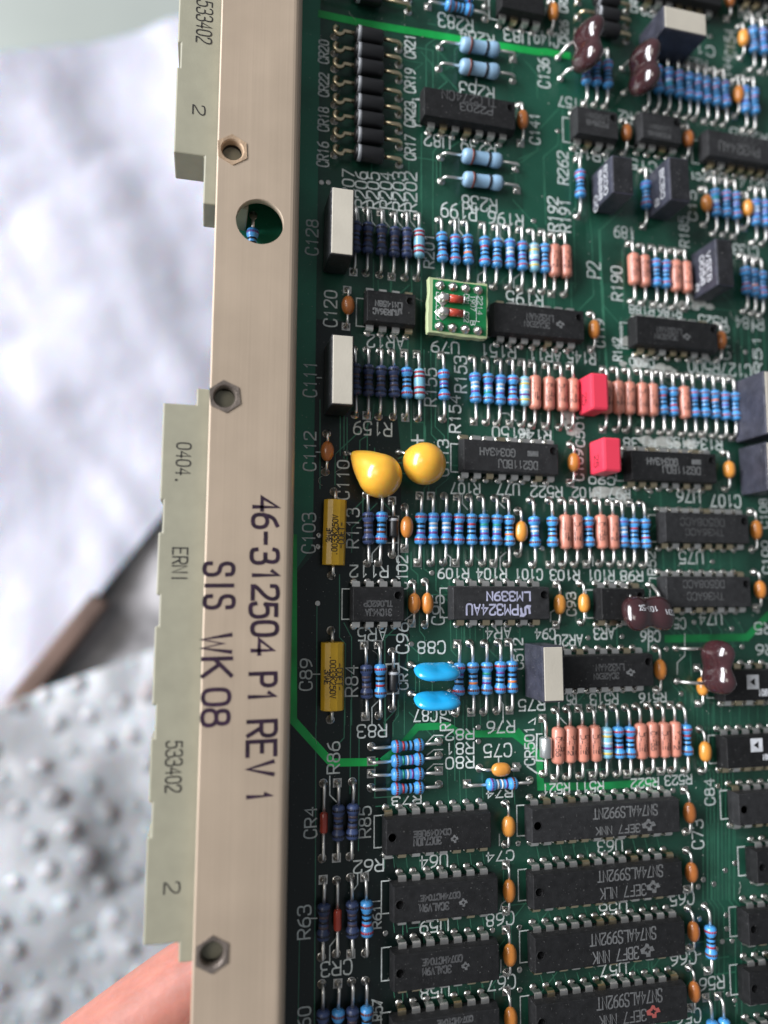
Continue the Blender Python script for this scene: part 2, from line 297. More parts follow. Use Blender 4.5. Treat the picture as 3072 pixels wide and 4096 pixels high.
# ------------------------------------------------------------------ board layout tables (0.1 inch grid, x right, y down)
RES = [
  ('g',4.45,-37.83,10.77,-37.83),
  ('g',4.38,-35.93,10.74,-35.93),
  ('g',4.47,-28.34,10.88,-28.34),
  ('g',4.53,-26.42,10.92,-26.42),
  ('b',3.44,-41.03,8.36,-41.03),
  ('b',3.45,-42.17,8.37,-42.17),
  ('d',-2.42,-23.13,-2.42,-18.13),
  ('d',-1.49,-23.15,-1.49,-18.15),
  ('d',-0.44,-23.11,-0.44,-18.11),
  ('d',0.59,-23.07,0.59,-18.07),
  ('d',1.56,-23.12,1.56,-18.12),
  ('w',2.52,-23.19,2.52,-18.19),
  ('b',4.39,-23.12,4.39,-18.12),
  ('b',5.44,-23.07,5.44,-18.07),
  ('b',6.45,-23.14,6.45,-18.14),
  ('b',7.9,-23.17,7.9,-18.17),
  ('b',8.92,-23.14,8.92,-18.14),
  ('b',10.02,-23.24,10.02,-18.24),
  ('b',11.06,-23.19,11.06,-18.19),
  ('l',12.04,-23.18,12.04,-18.18),
  ('b',12.96,-23.2,12.96,-18.2),
  ('p',13.82,-23.11,13.82,-18.11),
  ('p',14.83,-23.14,14.83,-18.14),
  ('b',16.29,-29.98,16.29,-24.98),
  ('b',22.36,-29.83,22.36,-24.83),
  ('p',20.95,-23.16,20.95,-18.16),
  ('p',21.94,-23.14,21.94,-18.14),
  ('b',23.0,-23.08,23.0,-18.08),
  ('b',23.94,-23.09,23.94,-18.09),
  ('p',24.87,-23.04,24.87,-18.04),
  ('p',25.86,-23.02,25.86,-18.02),
  ('b',31.76,-23.36,31.76,-18.36),
  ('b',32.59,-23.24,32.59,-18.24),
  ('b',33.42,-23.16,33.42,-18.16),
  ('b',29.1,-30.06,29.1,-25.06),
  ('b',30.16,-30.08,30.16,-25.08),
  ('b',31.14,-30.04,31.14,-25.04),
  ('b',33.12,-29.72,33.12,-24.72),
  ('b',34.05,-29.73,34.05,-24.73),
  ('b',17.12,-40.03,17.12,-35.03),
  ('b',18.03,-40.12,18.03,-35.12),
  ('b',19.09,-40.16,19.09,-35.16),
  ('l',22.91,-40.53,22.91,-35.53),
  ('b',23.93,-40.52,23.93,-35.52),
  ('b',24.96,-40.5,24.96,-35.5),
  ('b',26.0,-40.45,26.0,-35.45),
  ('b',26.93,-40.43,26.93,-35.43),
  ('b',27.8,-40.41,27.8,-35.41),
  ('b',28.71,-40.37,28.71,-35.37),
  ('b',29.65,-40.34,29.65,-35.34),
  ('b',30.57,-40.32,30.57,-35.32),
  ('b',32.62,-40.15,32.62,-35.15),
  ('b',33.56,-40.12,33.56,-35.12),
  ('b',33.83,-46.15,33.83,-41.15),
  ('b',34.84,-46.18,34.84,-41.18),
  ('b',35.89,-46.23,35.89,-41.23),
  ('d',-2.33,-12.15,-2.33,-7.15),
  ('d',-1.39,-12.17,-1.39,-7.17),
  ('d',-0.41,-12.16,-0.41,-7.16),
  ('d',0.6,-12.16,0.6,-7.16),
  ('b',1.57,-12.16,1.57,-7.16),
  ('w',2.56,-12.16,2.56,-7.16),
  ('b',4.5,-12.22,4.5,-7.22),
  ('b',6.99,-12.2,6.99,-7.2),
  ('b',8.04,-12.18,8.04,-7.18),
  ('b',9.03,-12.17,9.03,-7.17),
  ('b',10.04,-12.2,10.04,-7.2),
  ('l',11.02,-12.2,11.02,-7.2),
  ('p',11.93,-12.16,11.93,-7.16),
  ('p',13.09,-12.17,13.09,-7.17),
  ('p',14.19,-12.17,14.19,-7.17),
  ('p',15.17,-12.17,15.17,-7.17),
  ('p',18.12,-12.18,18.12,-7.18),
  ('p',19.16,-12.26,19.16,-7.26),
  ('p',20.18,-12.27,20.18,-7.27),
  ('p',21.28,-12.27,21.28,-7.27),
  ('p',22.25,-12.26,22.25,-7.26),
  ('b',23.19,-12.25,23.19,-7.25),
  ('b',24.2,-12.23,24.2,-7.23),
  ('p',25.19,-12.24,25.19,-7.24),
  ('b',26.14,-12.25,26.14,-7.25),
  ('b',27.16,-12.27,27.16,-7.27),
  ('b',28.14,-12.27,28.14,-7.27),
  ('b',29.07,-12.22,29.07,-7.22),
  ('b',30.07,-12.21,30.07,-7.21),
  ('d',-1.32,-1.24,-1.32,3.76),
  ('b',-0.33,-1.25,-0.33,3.75),
  ('b',2.63,-1.29,2.63,3.71),
  ('b',3.59,-1.32,3.59,3.68),
  ('b',4.6,-1.33,4.6,3.67),
  ('b',5.58,-1.35,5.58,3.65),
  ('b',6.58,-1.33,6.58,3.67),
  ('b',7.58,-1.32,7.58,3.68),
  ('b',8.59,-1.32,8.59,3.68),
  ('b',9.6,-1.33,9.6,3.67),
  ('b',11.69,-1.29,11.69,3.71),
  ('b',13.15,-1.28,13.15,3.72),
  ('p',14.24,-1.32,14.24,3.68),
  ('p',15.21,-1.35,15.21,3.65),
  ('b',16.26,-1.38,16.26,3.62),
  ('p',17.34,-1.38,17.34,3.62),
  ('p',18.34,-1.39,18.34,3.61),
  ('b',19.24,-1.36,19.24,3.64),
  ('b',20.18,-1.37,20.18,3.63),
  ('b',21.2,-1.36,21.2,3.64),
  ('d',-1.35,9.62,-1.35,14.62),
  ('b',-0.35,9.63,-0.35,14.63),
  ('b',5.54,9.65,5.54,14.65),
  ('b',6.6,9.61,6.6,14.61),
  ('b',7.65,9.6,7.65,14.6),
  ('b',8.72,9.58,8.72,14.58),
  ('b',9.68,9.57,9.68,14.57),
  ('b',-0.87,16.67,4.18,16.67),
  ('b',-0.86,17.64,4.18,17.64),
  ('b',-0.85,18.62,4.17,18.62),
  ('b',-0.85,19.57,4.17,19.57),
  ('b',6.28,19.66,11.19,19.66),
  ('d',-3.25,19.1,-3.25,24.1),
  ('d',-2.26,19.1,-2.26,24.1),
  ('d',-4.23,25.46,-4.23,30.46),
  ('d',-2.23,25.48,-2.23,30.48),
  ('b',-1.24,25.51,-1.24,30.51),
  ('d',-4.16,32.17,-4.16,37.17),
  ('b',-3.18,32.28,-3.18,37.28),
  ('d',-2.19,32.26,-2.19,37.26),
  ('b',-1.19,32.31,-1.19,37.31),
  ('p',13.24,14.65,13.24,19.65),
  ('p',14.24,14.62,14.24,19.62),
  ('p',15.25,14.63,15.25,19.63),
  ('p',16.3,14.63,16.3,19.63),
  ('l',17.28,14.63,17.28,19.63),
  ('b',18.31,14.64,18.31,19.64),
  ('b',19.29,14.64,19.29,19.64),
  ('p',20.21,14.61,20.21,19.61),
  ('p',21.2,14.59,21.2,19.59),
  ('p',22.19,14.59,22.19,19.59),
  ('p',23.17,14.58,23.17,19.58),
  ('b',24.21,14.71,24.21,19.71),
  ('b',25.59,29.87,25.59,34.57),
  ('b',25.46,36.47,25.46,41.47),
  ('b',26.46,36.48,26.46,41.48),
  ('b',-10.08,-21.63,-10.08,-16.63),
]
ICS = [
  (7,3.46,-33.31,'k','r',[['TLC274CN',6.35,-32.6,4.44,0.7,180,0.11,'f'],['P2203',6.95,-31.82,2.67,0.57,180,0.11,'f']],True,'above the U82 print'),
  (4,9.56,-43.69,'k','r',[],True,'above the U83 print'),
  (7,23.15,-48.0,'k','r',[],True,'cut by the top edge'),
  (7,33.22,-50.05,'k','r',[],True,'in the top right corner'),
  (4,15.99,-33.92,'g','r',[['LM358N',17.49,-32.9,1.95,0.4,180,0.11,'f'],['P238AB',17.47,-32.3,1.94,0.4,180,0.11,'f']],True,'above the AR18 print'),
  (4,21.94,-34.45,'g','r',[['LM358N',23.28,-32.88,1.89,0.34,180,0.11,'f'],['P238AB',23.18,-32.26,2.03,0.34,180,0.11,'f']],True,'beside the orange capacitor in the upper right'),
  (7,28.66,-33.87,'g','r',[['PM324AU',30.95,-32.15,4.0,0.83,180,0.11,'f'],['LM339N',32.18,-33.27,3.49,0.91,180,0.11,'f']],True,'printed LM339N near the right edge'),
  (4,-1.36,-16.53,'k','r',[['JR36AC',-0.45,-14.63,1.6,0.4,180,0.11,'f'],['LM1458N',-0.08,-15.24,2.01,0.4,180,0.11,'f'],['NSLOGO',0.67,-14.73,0.52,0.52,180,0.11,'f']],True,'above the AR12 print'),
  (7,9.01,-16.58,'k','r',[['LM324AN',12.02,-15.37,2.23,0.49,180,0.11,'f'],['3CA2EXN',11.76,-14.78,2.1,0.42,180,0.11,'f'],['TILOGO',13.73,-14.99,0.71,0.61,180,0.11,'f']],True,'above the AR11 print'),
  (7,21.18,-16.69,'k','r',[['LM324AN',23.39,-15.34,2.24,0.44,180,0.11,'f'],['3CA2EXN',23.09,-14.78,2.09,0.38,180,0.11,'f'],['TILOGO',25.01,-14.98,0.78,0.57,180,0.11,'f']],True,'right of the R142 print'),
  (8,6.0,-5.79,'g','r',[['DG211BDJ',9.98,-3.72,3.18,0.57,180,0.11,'f'],['G0343AH',8.36,-4.59,2.78,0.52,180,0.11,'f'],['SILOGO',11.21,-4.62,0.87,0.41,180,0.11,'f']],True,'above the U77 print'),
  (8,19.92,-5.67,'k','r',[['DG211BDJ',24.0,-3.9,3.43,0.55,180,0.11,'f'],['G0343AH',22.32,-4.52,2.71,0.49,180,0.11,'f'],['SILOGO',25.4,-4.61,0.83,0.37,180,0.11,'f']],True,'above the U76 print'),
  (8,22.71,-0.84,'g','r',[['DG508ACC',25.73,0.21,4.0,0.54,180,0.11,'f'],['TM36ACC',25.9,1.02,3.45,0.48,180,0.11,'f']],True,'above the U75 print'),
  (8,22.61,4.23,'g','r',[['DG508ACC',25.63,5.12,3.69,0.53,180,0.11,'f'],['TM36ACC',25.72,6.07,3.27,0.53,180,0.11,'f']],True,'above the U74 print'),
  (4,-2.22,5.22,'k','r',[['TL062CP',-0.76,6.67,2.01,0.37,180,0.11,'f'],['31CM4JA',-0.73,7.28,1.85,0.42,180,0.11,'f']],True,'above the AR5 print'),
  (7,5.57,5.13,'g','r',[['PM324AU',7.8,7.1,3.99,0.71,180,0.13,'v'],['LM339N',9.08,6.12,3.38,0.61,180,0.13,'v'],['NSLOGO',10.39,7.19,0.84,0.77,180,0.13,'v']],True,'with lilac LM339N lettering above the AR4 print'),
  (4,17.01,5.2,'k','r',[],True,'half hidden below the brown capacitor'),
  (7,14.1,10.21,'k','r',[['LM324AN',17.2,11.42,2.33,0.45,180,0.11,'f'],['3CA2EXN',16.87,12.05,2.07,0.39,180,0.11,'f'],['TILOGO',18.93,11.84,0.77,0.56,180,0.11,'f']],True,'right of the white topped capacitor'),
  (7,27.88,11.57,'k','r',[['ADLOGO',29.69,12.8,1.11,1.11,180,0.13,'w'],['AD7524KN',31.5,13.64,2.47,0.47,180,0.13,'w']],True,'with a white square behind the brown capacitor'),
  (8,27.38,16.65,'k','r',[['ADLOGO',29.75,17.65,1.1,1.03,180,0.13,'w'],['AD7524KN',31.36,18.59,2.09,0.35,180,0.13,'w']],True,'with a white square above the C84 print'),
  (8,0.2,21.05,'k','l',[['CD4049UBE',3.18,22.42,2.68,0.35,180,0.11,'f'],['3DC7JDN',2.82,22.95,1.96,0.45,180,0.11,'f'],['TILOGO',4.79,22.94,0.55,0.55,180,0.11,'f']],True,'above the U64 print'),
  (7,1.2,25.48,'k','l',[['CD74HCT04E',3.74,26.67,2.83,0.35,180,0.11,'f'],['3CALV9M',3.3,27.32,2.06,0.44,180,0.11,'f'],['TILOGO',5.4,27.21,0.61,0.55,180,0.11,'f']],True,'above the U59 print'),
  (7,1.23,29.87,'k','l',[['CD74HCT04E',3.88,30.82,2.82,0.39,180,0.11,'f'],['3CALV9M',3.47,31.43,2.0,0.43,180,0.11,'f'],['TILOGO',5.53,31.36,0.6,0.54,180,0.11,'f']],True,'above the U58 print'),
  (7,1.21,34.09,'k','l',[['CD74HCT04E',4.77,34.8,2.5,0.33,180,0.11,'f']],True,'on the bottom edge left of the middle'),
  (12,11.16,21.01,'g','l',[['SN74ALS992NT',18.13,21.95,5.29,0.7,180,0.11,'f'],['3EF7 NNK',17.48,23.17,3.59,0.53,180,0.1,'f'],['TILOGO',20.03,23.02,1.14,0.86,180,0.11,'f']],True,'above the U63 print'),
  (12,11.19,25.53,'k','l',[['SN74ALS992NT',18.38,26.35,5.33,0.74,180,0.11,'f'],['3EF7 NLK',17.76,27.56,3.69,0.73,180,0.1,'f'],['TILOGO',20.24,27.43,1.13,0.9,180,0.11,'f']],True,'above the U56 print'),
  (12,11.23,29.78,'k','l',[['SN74ALS992NT',17.64,30.65,5.32,0.77,180,0.11,'f'],['3BF7 NNK',17.01,31.87,3.64,0.77,180,0.1,'f'],['TILOGO',19.57,31.8,1.12,0.93,180,0.11,'f']],True,'above the U57 print'),
  (12,11.21,34.22,'k','l',[['SN74ALS992NT',18.01,34.98,5.24,0.81,180,0.11,'f'],['3EF7 NNK',17.44,36.18,3.69,0.71,180,0.1,'f'],['TILOGO',19.9,36.04,1.11,0.87,180,0.11,'r']],True,'at the bottom edge'),
  (8,28.22,20.94,'g','l',[],True,'above the C84 print at the right edge'),
  (7,30.07,25.32,'k','l',[],True,'second of four at the right edge'),
  (7,29.05,29.74,'k','l',[],True,'third of four at the right edge'),
  (7,28.88,33.98,'k','l',[],True,'fourth of four at the right edge'),
  (7,28.84,38.39,'k','l',[],True,'in the bottom right corner'),
]
CAPS = [
  (-2.95,-16.77,-2.95,-13.73,2),
  (-4.37,-5.68,-4.37,-2.73,2),
  (1.57,-0.33,1.57,2.58,1),
  (10.57,-0.32,10.57,2.81,0),
  (2.13,5.13,2.13,8.2,1),
  (3.12,5.12,3.12,8.2,1),
  (13.63,5.14,13.63,8.32,0),
  (15.68,5.05,15.68,8.22,0),
  (15.09,-5.85,15.09,-2.72,1),
  (29.17,-5.94,29.17,-2.7,0),
  (17.18,-16.69,17.18,-13.74,1),
  (28.98,-16.83,28.98,-13.83,2),
  (11.28,-33.82,11.28,-30.7,2),
  (14.21,-43.7,14.21,-41.0,1),
  (31.55,-48.61,31.55,-45.76,2),
  (32.78,-45.07,32.78,-42.12,0),
  (31.96,-39.71,31.96,-36.41,1),
  (28.2,-28.98,28.2,-25.78,1),
  (32.31,-29.14,32.31,-25.87,0),
  (20.69,-34.13,20.69,-31.13,2),
  (26.63,-34.54,26.63,-31.54,2),
  (31.51,-0.88,31.51,2.12,1),
  (31.59,4.04,31.59,7.04,1),
  (22.07,10.2,22.07,13.35,1),
  (25.79,11.68,25.79,14.63,0),
  (25.79,16.57,25.79,19.73,0),
  (7.22,18.65,10.18,18.65,0),
  (9.22,21.16,9.22,24.19,0),
  (9.2,25.58,9.2,28.65,1),
  (9.18,29.99,9.18,32.91,1),
  (9.18,34.18,9.18,37.18,1),
  (24.19,21.14,24.19,24.2,2),
  (24.16,25.59,24.16,28.53,2),
  (24.12,29.86,24.12,32.8,2),
  (23.99,34.16,23.99,37.05,2),
]
SILK = [
  ['R283',5.81,-40.16,2.9,1.13,180,0.1],
  ['U83',11.14,-40.0,2.2,1.02,180,0.1],
  ['R264',7.62,-39.18,2.93,1.0,180,0.1],
  ['R263',7.58,-34.45,2.9,1.18,180,0.1],
  ['U82',4.2,-29.7,2.09,1.02,180,0.1],
  ['R239',7.66,-29.73,2.87,1.03,180,0.1],
  ['R238',7.71,-24.9,2.9,1.08,180,0.1],
  ['R199',5.96,-24.04,2.91,1.19,180,0.1],
  ['R196',9.94,-23.9,2.94,1.02,180,0.1],
  ['AR12',0.06,-12.89,2.82,0.94,180,0.1],
  ['U79',4.78,-12.87,2.2,0.84,180,0.1],
  ['R195',11.46,-17.4,3.07,1.0,180,0.1],
  ['R151',9.15,-12.94,2.85,0.97,180,0.1],
  ['C149',13.83,-40.32,2.18,1.17,180,0.1],
  ['R25',28.13,-40.75,2.35,0.87,180,0.1],
  ['C1',29.2,-42.18,1.9,0.88,180,0.1],
  ['R281',33.96,-46.71,2.4,1.21,180,0.1],
  ['R28',23.86,-44.8,1.84,0.87,180,0.1],
  ['AR18',17.77,-30.52,3.11,0.87,180,0.1],
  ['R2',20.99,-34.45,1.17,1.1,180,0.1],
  ['R245',33.32,-34.76,3.85,0.87,180,0.1],
  ['R232',29.68,-30.33,2.47,0.98,180,0.1],
  ['C1',27.66,-30.11,0.99,0.56,180,0.1],
  ['AR14',33.81,-30.36,3.59,1.28,180,0.1],
  ['157',15.73,-34.9,1.83,0.88,180,0.1],
  ['C15',22.57,-30.33,2.49,0.82,180,0.1],
  ['189',20.56,-24.1,1.85,1.0,180,0.1],
  ['AR11',13.12,-12.86,2.68,0.8,180,0.1],
  ['R145',16.32,-13.0,2.42,0.94,180,0.1],
  ['97',26.63,-18.4,1.62,0.67,180,0.1],
  ['C133',32.38,-23.91,2.49,0.9,180,0.1],
  ['R184',32.39,-17.35,2.76,0.95,180,0.1],
  ['R188',21.94,-17.51,2.27,0.72,180,0.1],
  ['R186',24.58,-17.6,2.17,0.79,180,0.1],
  ['C500',21.78,-13.03,2.24,0.64,180,0.1],
  ['R525',28.71,-17.2,2.69,0.8,180,0.1],
  ['R159',-0.89,-6.19,2.87,0.97,180,0.1],
  ['R150',10.03,-6.45,2.9,0.89,180,0.1],
  ['R107',6.34,-1.97,2.3,0.81,180,0.1],
  ['U77',9.81,-2.04,1.81,0.82,180,0.1],
  ['R146',12.12,-6.45,2.69,0.78,180,0.1],
  ['R135',25.09,-6.47,2.41,0.82,180,0.1],
  ['R134',27.7,-6.48,2.68,0.83,180,0.1],
  ['R522',13.02,-1.98,2.62,0.83,180,0.1],
  ['R102',16.45,-2.02,2.43,0.78,180,0.1],
  ['R97',19.33,-2.03,1.88,0.85,180,0.1],
  ['U76',25.66,-2.01,2.12,0.87,180,0.1],
  ['C107',29.19,-1.78,2.83,0.95,180,0.1],
  ['C90',17.83,-3.04,2.26,0.55,180,0.1],
  ['C127R500',29.23,-13.07,6.16,1.06,180,0.1],
  ['R138',21.32,-6.24,2.89,0.75,180,0.1],
  ['R112',-1.1,4.36,2.8,0.82,180,0.1],
  ['R109',5.34,4.46,2.37,0.73,180,0.1],
  ['R104',8.37,4.46,2.37,0.79,180,0.1],
  ['C101',11.41,4.46,2.24,0.75,180,0.1],
  ['AR5',-0.83,8.88,2.06,0.86,180,0.1],
  ['AR4',8.86,8.88,1.99,0.84,180,0.1],
  ['C88',3.62,9.87,2.08,0.82,180,0.1],
  ['C87',3.15,14.71,1.71,0.8,180,0.1],
  ['R103',14.43,4.49,2.43,0.76,180,0.1],
  ['R101',17.53,4.49,2.23,0.83,180,0.1],
  ['R98',20.21,4.49,1.94,0.77,180,0.1],
  ['U75',25.68,2.98,2.17,0.92,180,0.1],
  ['U74',27.23,7.92,2.11,0.85,180,0.1],
  ['C513',23.78,8.24,2.26,0.77,180,0.1],
  ['AR3',17.65,8.99,1.69,0.81,180,0.1],
  ['C94',12.69,8.97,1.62,0.74,180,0.1],
  ['AR20',14.63,9.47,2.28,0.8,180,0.1],
  ['C86',21.71,9.23,1.68,0.77,180,0.1],
  ['R513',17.5,13.98,2.32,0.8,180,0.1],
  ['R516',21.72,13.98,2.33,0.69,180,0.1],
  ['R5',14.76,13.9,0.75,0.79,180,0.1],
  ['R75',11.47,14.24,2.08,0.77,180,0.1],
  ['R5',32.2,8.68,1.6,0.86,180,0.1],
  ['R6',32.24,10.43,1.6,0.79,180,0.1],
  ['R82',5.76,16.16,2.15,0.72,180,0.1],
  ['R81',5.75,17.16,2.14,0.78,180,0.1],
  ['R80',5.75,18.15,2.14,0.79,180,0.1],
  ['R83',-0.81,15.66,2.09,0.83,180,0.1],
  ['R76',8.97,15.74,2.15,0.82,180,0.1],
  ['C75',8.71,17.43,2.14,0.86,180,0.1],
  ['R73',1.74,20.56,2.11,0.52,180,0.1],
  ['R74',8.79,20.53,2.01,0.48,180,0.1],
  ['U64',3.75,24.87,2.02,0.82,180,0.1],
  ['C74',8.79,24.89,2.11,0.63,180,0.1],
  ['R62',-1.0,24.8,2.1,0.8,180,0.1],
  ['R521',13.33,20.41,2.15,0.71,180,0.1],
  ['R511',16.04,20.45,2.39,0.72,180,0.1],
  ['R522',20.78,20.4,2.35,0.67,180,0.1],
  ['R523',23.73,20.33,2.34,0.68,180,0.1],
  ['U63',17.67,24.83,2.02,0.82,180,0.1],
  ['CR3',-3.18,31.27,2.09,0.87,180,0.1],
  ['U59',3.76,29.21,2.06,0.81,180,0.1],
  ['C68',8.73,29.23,2.1,0.82,180,0.1],
  ['U58',3.8,33.53,2.05,0.84,180,0.1],
  ['C67',8.79,33.55,2.08,0.86,180,0.1],
  ['C65',23.67,29.12,2.04,0.93,180,0.1],
  ['U56',17.78,29.33,2.26,0.75,180,0.1],
  ['C66',23.6,33.46,2.16,0.86,180,0.1],
  ['U57',17.67,33.61,2.06,0.76,180,0.1],
  ['R56',25.98,35.51,2.13,0.86,180,0.1],
  ['C56',23.84,37.65,2.09,0.9,180,0.1],
  ['C93',14.91,6.72,1.73,0.7,90,0.1],
  ['R52',22.03,3.48,1.81,0.68,90,0.1],
  ['C512',10.44,10.43,2.24,0.73,90,0.1],
  ['C102',1.38,4.42,2.42,0.8,90,0.1],
  ['C95',4.12,7.16,2.1,0.87,90,0.1],
  ['C96',1.42,9.17,2.16,0.85,90,0.1],
  ['CR7',1.48,11.99,1.66,0.62,90,0.1],
  ['R84',-2.32,12.14,2.1,0.87,90,0.1],
  ['C89',-5.58,11.63,2.13,0.8,90,0.1],
  ['C103',-5.54,1.69,2.81,0.87,90,0.1],
  ['C112',-5.55,-4.26,2.82,0.82,90,0.1],
  ['C111',-5.61,-9.6,2.6,0.89,90,0.1],
  ['C110',-3.09,-2.26,2.83,0.84,90,0.1],
  ['R113',-2.34,1.25,2.81,0.84,90,0.1],
  ['R155',3.58,-9.66,2.88,0.9,90,0.1],
  ['R153',6.01,-10.84,2.8,0.92,90,0.1],
  ['R154',5.53,-7.7,2.82,0.85,90,0.1],
  ['C113',4.58,-4.24,2.72,0.78,90,0.1],
  ['C120',-4.17,-15.1,2.73,0.91,90,0.1],
  ['C128',-5.63,-20.48,2.71,0.85,90,0.1],
  ['R201',3.49,-20.49,2.69,0.8,90,0.1],
  ['R206',-1.92,-24.77,2.86,0.89,90,0.1],
  ['R205',-0.98,-24.84,2.87,0.9,90,0.1],
  ['R204',0.04,-24.98,2.89,0.91,90,0.1],
  ['R203',1.06,-25.03,3.08,0.91,90,0.1],
  ['R202',2.03,-25.14,3.16,0.92,90,0.1],
  ['R207',-2.92,-24.79,2.79,0.88,90,0.1],
  ['CR21',1.96,-37.34,1.94,0.82,90,0.1],
  ['CR19',1.96,-34.41,1.99,0.82,90,0.1],
  ['CR23',1.97,-31.57,2.03,0.81,90,0.1],
  ['CR17',1.97,-28.79,2.01,0.81,90,0.1],
  ['CR16',-4.9,-27.19,1.94,0.82,90,0.1],
  ['CR18',-4.9,-30.03,1.9,0.76,90,0.1],
  ['CR22',-4.91,-32.84,1.86,0.71,90,0.1],
  ['CR20',-4.95,-35.58,1.88,0.72,90,0.1],
  ['C141',12.6,-32.08,2.65,0.82,90,0.1],
  ['CR26',15.47,-41.22,2.08,0.71,90,0.1],
  ['C136',13.52,-37.17,2.57,0.97,90,0.1],
  ['R262',15.07,-29.03,2.78,0.9,90,0.1],
  ['C154',31.86,-43.38,2.59,1.05,90,0.1],
  ['C144',31.44,-40.61,2.57,0.8,90,0.1],
  ['CR25',15.46,-44.06,1.96,0.72,90,0.1],
  ['CR24',22.22,-45.47,2.02,0.68,90,0.1],
  ['R192',14.1,-24.89,2.86,0.88,90,0.1],
  ['R191',15.14,-24.89,2.74,0.96,90,0.1],
  ['P2',17.64,-20.53,1.3,1.17,90,0.1],
  ['R190',19.71,-19.59,2.86,0.98,90,0.1],
  ['R185',26.27,-24.88,2.65,0.89,90,0.1],
  ['C119',18.03,-15.19,2.29,0.75,90,0.1],
  ['R142',19.56,-13.96,1.85,0.76,90,0.1],
  ['C118',29.8,-15.45,2.93,0.9,90,0.1],
  ['C15',27.2,-27.35,2.62,0.75,90,0.1],
  ['R517',33.02,-15.24,4.45,0.77,90,0.1],
  ['C108',32.84,-0.86,2.43,0.75,90,0.1],
  ['C501',16.02,-7.0,2.57,0.66,90,0.1],
  ['C109',15.84,-4.23,2.48,0.72,90,0.1],
  ['C100',32.8,2.83,2.65,0.67,90,0.1],
  ['R79',4.66,15.07,1.5,0.75,90,0.1],
  ['R86',-3.56,17.37,2.1,0.85,90,0.1],
  ['R85',-1.29,21.85,2.03,0.81,90,0.1],
  ['CR4',-5.11,21.65,2.0,0.78,90,0.1],
  ['CR501',11.23,17.22,2.73,0.73,90,0.1],
  ['C84',26.48,21.4,1.95,0.82,90,0.1],
  ['C73',25.24,24.53,2.08,0.94,90,0.1],
  ['R63',-5.45,28.11,2.08,0.82,90,0.1],
  ['R61',-0.39,28.22,1.49,0.59,90,0.1],
  ['R60',-5.34,34.47,1.94,0.82,90,0.1],
  ['R57',-0.33,34.27,1.31,0.64,90,0.1],
]
